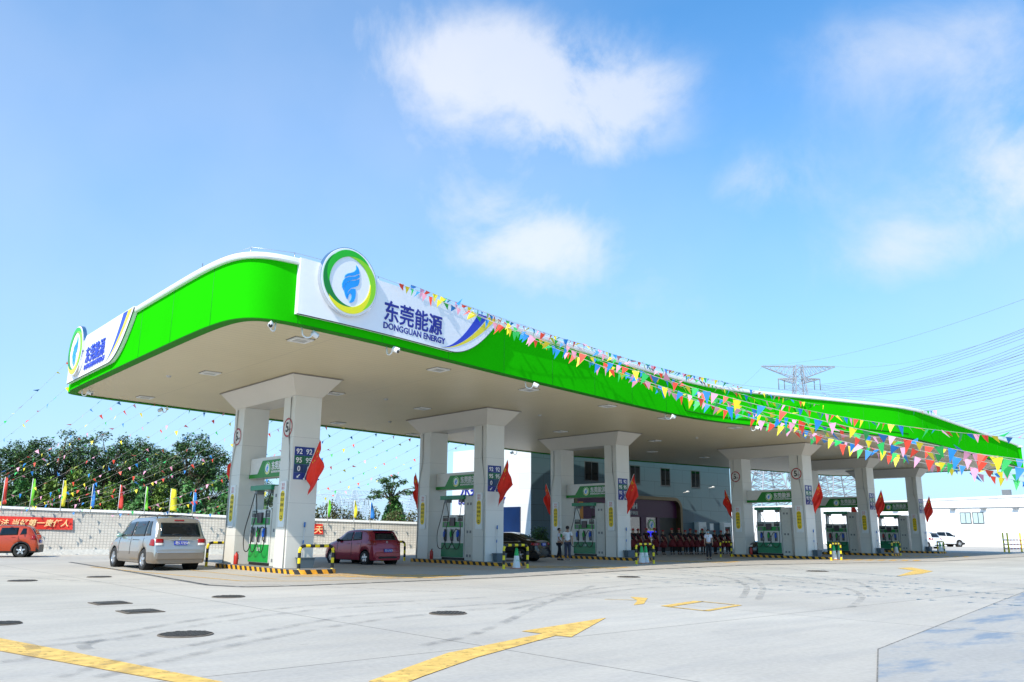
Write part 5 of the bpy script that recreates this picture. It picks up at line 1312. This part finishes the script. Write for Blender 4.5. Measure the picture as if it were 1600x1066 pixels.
tl = [(-35, 690, 60), (18, 686, 60), (46, 692, 66), (76, 672, 61), (112, 682, 63), (133, 712, 68), (155, 675, 61), (192, 680, 62), (237, 683, 60), (262, 700, 66), (290, 676, 60), (318, 692, 62), (350, 726, 61), (398, 742, 60), (440, 752, 64), (-10, 700, 70), (215, 690, 69)]
tn = ['at the left edge of the photo', 'second from the left edge', 'set back behind the second tree', 'tall and bushy above the leftmost green feather flag', 'above the yellow feather flag', 'low in the gap of the treeline', 'just right of the gap in the treeline', 'above the red feather flag',
      'above the right green feather flag', 'set back behind the treeline left of the minivan', 'with tallest rounded crown above the silver minivan', 'right of the tallest rounded crown', 'last before the nearest pillar', 'seen between the nearest pillars above the pump', 'just right of the nearest lintel sign', 'set back at the left edge', 'set back above the red feather flag']
used = set()
for k, (u, v, D) in enumerate(tl):
    D += 6
    p = gd(u, 830, D); top = gd(u, v, D).z; sc = top/8.4; j = k % 3; lab = 'dark green broadleaf tree ' + tn[k]
    if j not in used: used.add(j); o = protos[j]; o.location = (p.x, p.y, 0); o.scale = (sc*1.05, sc*1.05, sc); tag(o, lab, 'tree', GT)
    else: o = tag(dup(TR[j], (p.x, p.y, 0), k*1.3, lab, GT, (sc*1.05, sc*1.05, sc)), cat='tree')
def bush(seed, w, h, n_, m, name='bush', sz=.24):
    rr = random.Random(seed); t = empty(name, (0, 0, 0)); b = MB()
    for k in range(n_):
        a = rr.uniform(0, 2*pi); r_ = rr.random()**.5; z = h*(1-r_**1.6)*rr.uniform(.35, 1.0); leaves(b, (cos(a)*r_*w, sin(a)*r_*w*.6, max(.2, z)), (.5, .5, .38), 70, sz, rr)
    b.build('foliage', m, t); s = MB(); 
    for k in range(6): s.tube([(0, 0, 0), (cos(k)*w*.4, sin(k)*w*.3, h*.6)], .03, 5)
    s.build('stems', m_bark, t); return t
bb = [bush(5, 2.3, 3.9, 95, m_leaf2), bush(6, 2.3, 3.2, 80, m_leaf3)]; BBT = [tree_of(x) for x in bb]
bl = [(112, 752, 61.5, 0, 'yellow green leafy bush behind the wall under the yellow and green feather flags'), (20, 770, 61, 1, 'green bush behind the wall above the red banner'), (70, 765, 61, 0, 'yellow green bush behind the wall left of the largest bush'), (165, 772, 61, 0, 'low yellow green bush behind the blue feather flag'),
      (205, 770, 60.5, 1, 'green bush behind the wall right of the red feather flag'), (250, 772, 60, 0, 'yellow green bush behind the wall right of the green feather flag'), (292, 776, 60, 1, 'green bush behind the wall above the minivan roof'), (335, 770, 60, 1, 'green bush behind the wall beside the nearest pillar'), (-30, 762, 61, 1, 'green bush behind the wall at the left edge'), (395, 790, 60, 1, 'green bush seen between the nearest pillars')]
us = set()
for (u, v, D, j, lab) in bl:
    p = gd(u, 830, D); top = gd(u, v, D).z; sc = top/(3.1 if j == 0 else 2.6)
    if j not in us: us.add(j); o = bb[j]; o.location = (p.x, p.y, 0); o.scale = (1, 1, sc); tag(o, lab, 'bush', 'bushes behind the netted wall')
    else: tag(dup(BBT[j], (p.x, p.y, 0), u*.1, lab, 'bushes behind the netted wall', (1, 1, sc)), cat='bush')
m_hdg = mat('hedge olive', (.11, .115, .03), .6, var=.6, scale=1.5)
sb = bush(9, 1.7, 2.9, 60, m_hdg, 'shrub', .16); SBT = tree_of(sb); D = 62
for k, u in enumerate((492, 512, 535, 560, 586, 612, 638, 664, 690)):
    p = gd(u, 830, D); top = gd(u, [796, 790, 798, 802, 801, 803, 804, 805, 806][k], D).z; lab = 'olive shrub behind the wall, ' + ['right beside the nearest pillar', 'tallest, by the green feather flag past the pillar', 'by the second yellow feather flag', 'between yellow and blue feather flags', 'left of the vine covered mound', 'in front of the vine covered mound', 'right of the vine covered mound', 'last before the second rear pillar', 'seen between the second pillars'][k]
    if k == 0: sb.location = (p.x, p.y, 0); sb.scale = (1, 1, top/2.15); tag(sb, lab, 'shrub', 'olive shrubs behind the wall')
    else: tag(dup(SBT, (p.x, p.y, 0), k*1.1, lab, 'olive shrubs behind the wall', (1, 1, top/2.15)), cat='shrub')
pl_ = bush(31, .75, 1.5, 26, m_leaf, 'potted_plant', .16); q = gd(843, 830, 60); pl_.location = (q.x, q.y, .55); tag(pl_, 'leafy potted plant by the white corner of the store, behind the black sedan', 'plant')
MB().lathe([(.28, -.55), (.38, 0), (.42, 0), (.42, .06), (0, .06)], n=18).build('pot', mat('pot dark', (.10, .08, .07), .6), pl_)
# lone tree rising from a vine covered mound
D = 75; p = gd(611, 830, D); lt_ = empty('umbrella_tree', (p.x, p.y, 0), 0, 'lone tree with flat open crown rising from a vine covered mound', 'tree')
rr = random.Random(4); tr = MB(); lf = MB(); pxm = gd(612, 830, D).z
def tp(u, v): return gd(u, v, D)-Vector((p.x, p.y, 0))
stem = [Vector((0, 0, 0)), tp(611, 800), tp(610, 782), tp(611, 768)]; tr.tube(stem, .1, 7, rads=[.3, .25, .15, .10])
for (u, v, s_) in [(590, 770, .8), (600, 760, .8), (585, 777, .5), (606, 750, .75), (616, 753, .8), (626, 758, .75), (634, 752, .6), (636, 762, .6), (622, 770, .8), (608, 768, .7), (596, 777, .6), (629, 776, .45), (612, 745, .5), (640, 768, .3), (618, 778, .4), (602, 779, .4)]:
    c = tp(u, v)+Vector((rr.uniform(-1, 1), rr.uniform(-1, 1), 0)); tr.tube([stem[2], stem[3].lerp(c, .5), c], .05, 5, rads=[.08, .05, .02]); leaves(lf, c, (s_, s_, s_*.42), int(190*s_), .22, rr, .5)
tr.build('trunk', m_bark, lt_); lf.build('crown', m_leaf, lt_)
mo = empty('vine_mound', (p.x+.3, p.y+.1, 0), 0, 'conical mound covered in green vines below the lone flat crowned tree', 'vine mound'); b = MB(); rr = random.Random(14)
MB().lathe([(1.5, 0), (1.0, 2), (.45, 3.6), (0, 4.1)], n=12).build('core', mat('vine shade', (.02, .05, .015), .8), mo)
for k in range(3200):
    h_ = rr.random(); rad = 1.75*(1-h_)**.75*(1.25 if h_ < .35 else 1)+.12; a = rr.uniform(0, 2*pi); leaves(b, (cos(a)*rad, sin(a)*rad, 4.25*h_), (.08, .08, .1), 1, .24, rr)
for k in range(500): leaves(b, (-CR.x*2-rr.uniform(0, 2.0)*CR.x, -CR.y*2-rr.uniform(0, 2)*CR.y, rr.uniform(.6, 2.6)), (.5, .5, .4), 1, .24, rr)
b.build('vines', m_leaf3, mo)

# ------------------------------------------------------------------ netted wall, banners, feather flags
m_net = mat('net cream', (.60, .57, .52), .8, var=.12, scale=1.2)
n, l, b_ = addnodes(m_net); co = n.new('ShaderNodeTexCoord'); s = n.new('ShaderNodeSeparateXYZ'); l.new(co.outputs['UV'], s.inputs[0])
wv = n.new('ShaderNodeTexNoise'); wv.inputs['Scale'].default_value = .5; l.new(co.outputs['Object'], wv.inputs['Vector'])
def nm(op, a, v_=None):
    q = n.new('ShaderNodeMath'); q.operation = op
    for i, w_ in enumerate((a, v_)):
        if w_ is None: continue
        if isinstance(w_, (int, float)): q.inputs[i].default_value = w_
        else: l.new(w_, q.inputs[i])
    return q.outputs[0]
wob = nm('MULTIPLY', wv.outputs[0], .9)
ga = nm('LESS_THAN', nm('FRACT', nm('ADD', nm('MULTIPLY', s.outputs[0], 5.6), wob)), .22); gb = nm('LESS_THAN', nm('FRACT', nm('ADD', nm('MULTIPLY', s.outputs[1], 6.2), wob)), .22)
gm = nm('MULTIPLY', nm('MAXIMUM', ga, gb), .52); old = b_.inputs['Base Color'].links[0].from_socket; mx = n.new('ShaderNodeMixRGB'); l.new(gm, mx.inputs[0]); l.new(old, mx.inputs[1]); mx.inputs[2].default_value = (.24, .23, .22, 1); l.new(mx.outputs[0], b_.inputs['Base Color'])
FT_ = [776, 791, 794, 798.5, 805.5, 810.5, 815.5, 817.5]; FU = [-260, 0, 70, 200, 349, 496, 640, 716]
def wall_line(u):
    d = ray(u, 866); k = (55.7+.368*8)/(d.y+.368*d.x); return Vector((d.x*k, d.y*k, 0))
FP = [wall_line(u) for u in FU]
def ftop(k):
    p = FP[k]; lo, hi = 0, 8
    for _ in range(40):
        m = (lo+hi)/2; w_ = Vector((p.x, p.y, m))-E0; vv = 533-F_PX*w_.dot(CU)/w_.dot(CF)
        if vv > FT_[k]: lo = m
        else: hi = m
    return lo
FH = [ftop(k) for k in range(len(FP))]
fe_ = empty('netted_wall', (0, 0, 0), 0, 'long cream boundary wall draped in grid netting with a white coping', 'wall')
me = bpy.data.meshes.new('net'); vs_ = []; fs = []; uv = []; acc_ = 0
for k in range(len(FP)):
    if k: acc_ += (FP[k]-FP[k-1]).length
    vs_ += [(FP[k].x, FP[k].y, .28), (FP[k].x, FP[k].y, FH[k]-.1)]; uv.append((acc_, .28)); uv.append((acc_, FH[k]))
fs = [(2*k, 2*k+2, 2*k+3, 2*k+1) for k in range(len(FP)-1)]; me.from_pydata(vs_, [], fs); ul = me.uv_layers.new(name='uv')
for lp in me.loops: ul.data[lp.index].uv = uv[lp.vertex_index]
me.materials.append(m_net); o = bpy.data.objects.new('netting', me); col.objects.link(o); o.parent = fe_; o.modifiers.new('s', 'SOLIDIFY').thickness = .03
def rail_(z0f, z1f, w, m, name):
    b = MB()
    for k in range(len(FP)-1):
        a, c = FP[k], FP[k+1]; d = (c-a).normalized(); nn = Vector((-d.y, d.x, 0))*w
        v = []
        for q, kk in ((a, k), (c, k+1)):
            for sg in (-1, 1):
                for z in (z0f(kk), z1f(kk)): v.append((q.x+nn.x*sg, q.y+nn.y*sg, z))
        b.add(v, [(0, 1, 5, 4), (2, 6, 7, 3), (1, 3, 7, 5), (0, 4, 6, 2), (0, 2, 3, 1), (4, 5, 7, 6)])
    return b.build(name, m, fe_)
rail_(lambda k: FH[k]-.14, lambda k: FH[k], .09, m_white, 'coping'); rail_(lambda k: 0, lambda k: .30, .08, mat('base white', (.6, .6, .58), .8, var=.15), 'base_course')
def fpt(u, v, out=.1):     # point on the wall face at a photo pixel
    for k in range(len(FP)-1):
        a, c = FP[k], FP[k+1]; d = c-a; nn = Vector((d.y, -d.x, 0)).normalized(); r_ = ray(u, v); t = (a+nn*out-E0).dot(nn)/r_.dot(nn); p = E0+r_*t; s_ = (p-a).dot(d)/d.length_squared
        if -.02 <= s_ <= 1.02: return p, d.normalized()
    return p, d.normalized()
m_ban = mat('banner red', (.68, .03, .015), .55, var=.06, scale=2); m_bty = mat('banner letter cream', (.85, .60, .28), .6)
def banner(pts, txt, size, label, tu, tv):
    b = MB(); P = [fpt(u, v)[0] for u, v in pts]; n_ = 12; v = []
    for i in range(n_+1):
        t = i/n_; v += [P[0].lerp(P[1], t)+Vector((0, .03*sin(t*17), 0)), P[3].lerp(P[2], t)+Vector((0, .02*sin(t*13+1), 0))]
    b.add(v, [(2*i, 2*i+2, 2*i+3, 2*i+1) for i in range(n_)]); o = b.build('red_banner', m_ban); o.modifiers.new('s', 'SOLIDIFY').thickness = .01; tag(o, label, 'banner', 'red banners on the wall')
    p, d = fpt(tu, tv, .16); text('lettering', txt, size, m_bty, o, bold=.008, ext=.004, frame=(p, d, (0, 0, 1)), align='RIGHT', shear=.25)
banner([(-140, 824), (113, 828), (114, 810), (-140, 802)], '遵守安全生产法 当好第一责任人', .42, 'long red banner with cream lettering above the orange red car', 107, 822)
banner([(420, 834), (504.5, 835), (504.5, 819), (420, 817)], '安全生产每一天', .5, 'short red banner end poking out right of the nearest front pillar', 503, 832)
m_ft = [mat('feather '+nme, c_, .6, var=.1) for nme, c_ in (('red', (.62, .05, .03)), ('green', (.18, .62, .03)), ('yellow', (.80, .72, .03)), ('blue', (.02, .20, .62)))]
fl_ = [(6, 748, 0, 'red feather flag at the left edge of the photo'), (50, 750, 1, 'green feather flag, left of two on the wall left of the nearest pillar'), (98, 752, 2, 'yellow feather flag over the largest bush'), (145, 757, 3, 'blue feather flag left of the minivan'), (188, 758, 0, 'red feather flag above the minivan mirror'),
       (229, 760, 1, 'green feather flag above the minivan roof'), (268, 763, 2, 'yellow feather flag above the minivan roof, wider than the others'), (304, 768, 3, 'blue feather flag just left of the nearest pillars'), (515.5, 779, 1, 'green feather flag right of the nearest front pillar'), (529.5+27, 780, 2, 'pale yellow feather flag above the wine hatchback'), (582, 783, 3, 'blue feather flag near the lone tree')]
for k, (u, v, ci, lab) in enumerate(fl_):
    kk = max(i for i in range(len(FU)) if FU[i] <= u); f_ = (u-FU[kk])/(FU[kk+1]-FU[kk]); vt = FT_[kk]+(FT_[kk+1]-FT_[kk])*f_
    p, d = fpt(u-4, vt); ht = (vt-v)/(F_PX/hypot(p.x, p.y))*1.03; ht *= .86; t = empty('feather_flag', (p.x, p.y, p.z-.3), 0, lab, 'flag', 'feather flags along the wall')
    MB().tube([(0, 0, 0), (0, 0, ht+.3)], .018, 6).build('pole', m_pole, t); b = MB(); n_ = 10; v_ = []; w0 = .42 if k == 6 else R_.uniform(.16, .26)
    for i in range(n_+1):
        q = i/n_; z = .45+(ht-.15)*q; ww = w0*(1-.45*q**3); v_ += [(0, 0, z), (d.x*ww*.55, d.y*ww*.55+.05*sin(q*7+k), z-.03), (d.x*ww, d.y*ww+.08*sin(q*5+k), z-.05+.05*sin(q*6+k))]
    fs = []
    for i in range(n_):
        for j in range(2): a = i*3+j; fs.append((a, a+1, a+4, a+3))
    o = b.add(v_, fs, 0, True).build('cloth', m_ft[ci], t); o.modifiers.new('s', 'SOLIDIFY').thickness = .006

# ------------------------------------------------------------------ long white warehouse on the right
wh = empty('warehouse', (125, 0, 0), 0, 'long low white warehouse closing the view at the right', 'building'); m_ww = mat('warehouse white', (.80, .80, .81), .6, var=.02, scale=.3)
b = MB(); prof_ = [(-20, 7.6), (39, 6.75), (76, 5.9), (140, 5.4)]
v = []
for y, z in prof_: v += [(0, y, 0), (0, y, z), (30, y, z), (30, y, 0)]
fs = []
for k in range(3):
    a = 4*k
    for q in range(3): fs.append((a+q, a+q+1, a+q+5, a+q+4))
fs += [(0, 1, 2, 3), (12, 15, 14, 13)]
recalc(b.add(v, fs).build('wall', m_ww, wh)); b = MB()
for k in range(3):
    (y0, z0), (y1, z1) = prof_[k], prof_[k+1]; b.add([(-.12, y0, z0-.22), (-.12, y0, z0+.06), (-.12, y1, z1+.06), (-.12, y1, z1-.22), (.1, y0, z0+.06), (.1, y1, z1+.06), (.1, y0, z0-.22), (.1, y1, z1-.22)], [(0, 1, 2, 3), (1, 4, 5, 2), (0, 3, 7, 6)])
b.build('parapet', m_ww, wh)
for u0 in (1501, 1520.5):
    p = gx(u0, 809, 124.9); f = MB().box(-.06, -.001, p.y-1.35, p.y+.1, 3.05, 4.6).build('window', m_wf, wh); MB().box(-.07, -.062, p.y-1.25, p.y-.68, 3.15, 4.5).box(-.07, -.062, p.y-.58, p.y, 3.15, 4.5).build('pane', mat('pale pane', (.45, .58, .60), .1), f)
for k in range(8):
    y = 32+k*4.0; MB().box(-.5, -.05, y-.35, y+.35, 5.02, 5.16).build('wall_light', m_gry, wh)
MB().box(-.12, -.02, 28, 62, 5.18, 5.24).build('cable_tray', m_gry, wh)
p = gx(1569, 771.5, 125); fl = tag(MB().box(-.3, .3, -.5, .5, -.35, .35).box(-.05, .05, -.05, .05, -.8, -.34).build('roof_floodlight', m_gry), 'small floodlight on the warehouse roof edge', 'floodlight'); fl.location = p+Vector((1, 0, .2))
# site fence of red and white rails at the right edge
sf = empty('site_fence', (0, 0, 0), 0, 'low yellow framed fence with red and white rails at the right edge', 'fence'); m_rw = mat('rail red', (.6, .06, .05), .5); pt_ = [gz(1570, 863), gz(1577, 864), gz(1597, 863), gz(1625, 862)]
for p in pt_: MB().tube([(p.x, p.y, 0), (p.x, p.y, 1.75)], .07, 6).build('post', m_hy, sf)
for r_i in range(4):
    for k in range(3):
        a, c = pt_[k], pt_[k+1]; z = .35+r_i*.38
        for q in range(8): MB().tube([a.lerp(c, q/8)+Vector((0, 0, z)), a.lerp(c, (q+1)/8)+Vector((0, 0, z))], .06, 5).build('rail', m_rw if q % 2 else m_cam, sf) if r_i < 3 else None

# ------------------------------------------------------------------ pylons and power lines
m_py = mat('pylon steel', (.36, .38, .41), .6, .2); m_pyhaze = mat('pylon haze tint', (.50, .60, .70), .8); m_wr = mat('cable', (.28, .33, .38), .5)  # distant pylons get a paler blue-grey that paints in the haze
def pylon(pos, H, wbase, arms, m, lab, r=.12, rot=0, wtop=.9):
    t = empty('power_pylon', (pos.x, pos.y, 0), rot, lab, 'power pylon', 'lattice power pylons'); b = MB(); n_ = 14
    def hwz(z): return wbase*(1-z/H)**1.15*(1) + wtop
    zs = [H*(1-(1-k/n_)**1.25) for k in range(n_+1)]
    C4 = [(-1, -1), (1, -1), (1, 1), (-1, 1)]
    for k in range(n_):
        a, c = hwz(zs[k]), hwz(zs[k+1])
        for i in range(4):
            x0, y0 = C4[i]; x1, y1 = C4[(i+1) % 4]
            b.tube([(x0*a, y0*a, zs[k]), (x0*c, y0*c, zs[k+1])], r, 4, caps=False)
            b.tube([(x0*a, y0*a, zs[k]), (x1*c, y1*c, zs[k+1])], r*.55, 3, caps=False); b.tube([(x1*a, y1*a, zs[k]), (x0*c, y0*c, zs[k+1])], r*.55, 3, caps=False)
            b.tube([(x0*c, y0*c, zs[k+1]), (x1*c, y1*c, zs[k+1])], r*.5, 3, caps=False)
    b.build('tower', m, t); tips = []
    for (z, w_, dep) in arms:
        b = MB(); a = hwz(z)
        for sg in (-1, 1):
            nseg = 7
            for s_ in (-1, 1):
                b.tube([(sg*a, s_*a, z), (sg*w_, 0, z+.1)], r*.8, 4, caps=False); b.tube([(sg*a, s_*a, z-dep), (sg*w_, 0, z)], r*.8, 4, caps=False)
                for q in range(nseg):
                    f0, f1 = q/nseg, (q+1)/nseg; P_ = lambda f, zz: (sg*(a+(w_-a)*f), s_*a*(1-f), z-(dep*(1-f) if zz else 0))
                    b.tube([P_(f0, 0), P_(f1, 1)], r*.5, 3, caps=False); b.tube([P_(f0, 1), P_(f0, 0)], r*.4, 3, caps=False)
            tips.append(Vector((sg*w_, 0, z)))
        b.build('cross_arm', m, t)
    b = MB()
    for tp_ in tips[2:]:
        for f in (1.0, .72): b.tube([(tp_.x*f, 0, tp_.z), (tp_.x*f, 0, tp_.z-3.2)], r*.9, 5)
    if tips[2:]: b.build('insulator', m_gry, t)
    return t, tips
D = 250; p = gd(1256, 700, D); rot = atan2(CR.y, CR.x)
zt_ = gd(1256, 571, D).z; z2_ = gd(1256, 592, D).z
t1, tips = pylon(p, zt_, 5.0, [(zt_-.3, 10.7, 3.6), (z2_, 6.0, 1.2)], m_py, 'tall lattice pylon with wide flat top arm rising above the canopy', r=.15, rot=rot, wtop=1.0)
for (u, v, D_, w_, m, lab, arms) in [(1203, 700, 190, 5, m_py, 'white lattice pylon seen below the canopy between the fourth pillars', 1), (1313, 700, 210, 7, m_py, 'wide lattice pylon seen below the canopy between the fifth pillars', 1), (527, 772, 420, 6, m_pyhaze, 'faint distant pylon nearest to the front pillar flag', 1), (553, 766, 430, 6, m_pyhaze, 'faint distant pylon with flat arm left of the lone tree', 1), (570, 780, 520, 6, m_pyhaze, 'smallest faint pylon just left of the lone tree', 1), (645, 770, 400, 6, m_pyhaze, 'faint distant pylon beside the second rear pillar', 1)]:
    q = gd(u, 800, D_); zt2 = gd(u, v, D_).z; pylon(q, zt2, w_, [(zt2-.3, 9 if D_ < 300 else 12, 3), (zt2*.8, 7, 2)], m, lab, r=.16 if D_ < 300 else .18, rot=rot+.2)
def cable_set(A, B, nw, sep, sag, lab, r=.035):
    t = empty('power_line', tuple(A), 0, lab, 'power line', 'power lines'); 
    for k in range(nw):
        b = MB(); o_ = Vector((0, 0, sep*k)); o2 = Vector((0, 0, sep*k)); pts = []
        for i in range(25):
            f = i/24; pts.append((B-A)*f+o_+Vector((0, 0, -4*sag*f*(1-f))))
        b.tube(pts, r, 4, caps=False); b.build('wire', m_wr, t)
c_, s_ = cos(rot), sin(rot)
def wt(v_): return Vector((p.x+v_.x*c_-v_.y*s_, p.y+v_.x*s_+v_.y*c_, v_.z))
ends = [(448, 0, .0), (497, 1, 0), (508, 2, -3), (530, 3, -3), (552, 2, -3), (575, 3, -3), (598, 2, -3), (618, 3, -3), (640, 3, -3), (662, 3, -3)]
src = [Vector((-10, 0, zt_)), Vector((10, 0, zt_)), Vector((-6, 0, z2_-3)), Vector((6, 0, z2_-3)), Vector((-4, 0, z2_-3)), Vector((6, 0, z2_-5)), Vector((-6, 0, z2_-6)), Vector((6, 0, z2_-8)), Vector((5, 0, z2_-10)), Vector((6, 0, z2_-12))]
lb_ = ['highest', 'second', 'third', 'fourth', 'fifth', 'sixth', 'seventh', 'eighth', 'ninth', 'lowest']
for k, (v, j, dz) in enumerate(ends):
    B = gd(1700, v-18, 120); cable_set(wt(src[k]), B, 1 if k < 2 else 4, .42, 2.5+.4*k, f'{lb_[k]} of the power lines sweeping right from the tall pylon', r=.026 if k < 2 else .036)
cable_set(wt(Vector((-10, 0, zt_))), gd(1080, 640, 300), 1, .4, 3, 'single power line falling left from the tall pylon', r=.03)

# ------------------------------------------------------------------ bunting
m_pn = [mat('pennant '+nme, c_, .55, var=.05) for nme, c_ in (('red', (.72, .06, .03)), ('yellow', (.84, .72, .03)), ('green', (.02, .42, .09)), ('blue', (.01, .20, .60)), ('pink', (.78, .34, .50)))]
def penmesh(m, curl):
    me = bpy.data.meshes.new('pennant'); w, h = .12, .34
    v = [(-w, 0, 0), (0, 0, 0), (w, 0, 0), (-w*.55, .03*curl, -h*.45), (w*.55, .05*curl, -h*.45), (.02*curl, .11*curl, -h)]
    me.from_pydata(v, [], [(0, 1, 3), (1, 4, 3), (1, 2, 4), (3, 4, 5)]); me.materials.append(m)
    for p_ in me.polygons: p_.use_smooth = True
    return me
PM = [[penmesh(m, c_) for c_ in (-.9, .15, 1.0)] for m in m_pn]; m_rope = mat('bunting cord', (.42, .41, .38), .7)
def bunting(A, B, sag, lab, grp, step=.30, size=1.0, seed=0, wind=.5, start=0.0, order=(0, 1, 2, 3, 4), r=.006):
    rr = random.Random(seed); A, B = Vector(A), Vector(B); t = empty('bunting', tuple(A), 0, lab, 'bunting', grp)
    f_ = lambda q: (B-A)*q+Vector((0, 0, -4*sag*q*(1-q)))
    MB().tube([f_(i/30) for i in range(31)], r, 4, caps=False).build('cord', m_rope, t); ln = (B-A).length; n_ = min(99, int(ln/step)); az = atan2(B.y-A.y, B.x-A.x)
    for k in range(n_):
        q = start+(1-start)*(k+.5+rr.uniform(-.22, .22))/n_; p_ = f_(q); d = (f_(min(1, q+.01))-f_(max(0, q-.01))).normalized()
        o = bpy.data.objects.new('pennant', PM[order[(k+seed) % 5]][rr.randrange(3)]); col.objects.link(o); o.parent = t; o.location = p_
        o.rotation_euler = (rr.gauss(.25*wind, .55*wind), -math.asin(d.z)+rr.gauss(0, .12*wind), az+rr.gauss(0, .35*wind)); s_ = size*rr.uniform(.85, 1.15); o.scale = (s_*rr.uniform(.8, 1.1), s_, s_*rr.uniform(.8, 1.15))
def fr_(x, y, z, d=.22): q, nn = at_s(s_near(x, y), d); return Vector((q.x, q.y, z))
GF = 'bunting strings along the front of the canopy'
bunting(fr_(14.2, 21.3, ZT+.18), fr_(24, 23.2, ZT+.10), .10, 'bunting tied along the front roof edge above the white sign', GF, .34, .80, 3, .9)
bunting(fr_(24, 23.2, ZT+.10), fr_(36, 24.7, ZT+.22), .15, 'bunting tied along the front roof edge past the second pillars', GF, .27, .8, 5, 1.2)
bunting(fr_(36, 24.7, ZT+.20), fr_(53, 21.3, ZT+.05, .6), .6, 'bunting on the roof edge where the canopy curves outward', GF, .30, .8, 2, 1.2)
FE = [((13.6, 21.2), (1640, 742), 19, .55, 'lowest bunting string, starting above the round emblem sign'), ((15.6, 21.6), (1655, 752), 21, .75, 'second bunting string, starting above the sign lettering'), ((17.8, 22.0), (1635, 760), 23, .8, 'third bunting string, starting above the yellow swoosh'), ((20.5, 22.6), (1650, 772), 26, .8, 'fourth bunting string, starting just right of the big sign'),
      ((24.0, 23.2), (1640, 735), 22, .7, 'fifth bunting string, starting above the second pillars'), ((28.5, 24.0), (1660, 765), 28, .8, 'sixth bunting string, starting halfway to the third pillars'), ((32.5, 24.6), (1640, 700), 24, .5, 'topmost bunting string, starting above the third pillars')]
for k, ((x, y), (u, v), D_, sag, lab) in enumerate(FE):
    bunting(fr_(x, y, ZT+.12), gd(u, v-12, D_), sag, lab, GF, .27, .80, 20+k, 1.25)
GB = 'bunting strings fanning from the canopy down to the netted wall'
nb_ = 24; NTH = 'first second third fourth fifth sixth seventh eighth ninth tenth eleventh twelfth thirteenth fourteenth fifteenth sixteenth seventeenth eighteenth nineteenth twentieth twenty-first twenty-second twenty-third last'.split()
for k in range(nb_):
    u0 = 112+k*27; v0 = (575 if k == 0 else 600+8 if k == 1 else 0) or 0
    A = gz(u0, 612+ (u0-112)*.125, ZB+.1) if k > 1 else Vector((8.8, 38.6-.5*k, [8.6, 7.4][k]))
    kk = u0-330+R_.uniform(-25, 25); q_, d_ = fpt(max(-255, min(700, kk)), 800); B = Vector((q_.x, q_.y, 2.3+R_.uniform(-.3, .5)))
    if kk < -250: B = gd(kk, 800, 56)
    bunting(A, B, R_.uniform(.35, .9), f'thin bunting string leaving the back edge of the canopy, {NTH[k]} from the left' if k > 1 else ['highest bunting string at the far left, tied to the canopy corner', 'second bunting string at the far left below the canopy corner'][k], GB, .70, .64, 50+k, 1.5, r=.005)
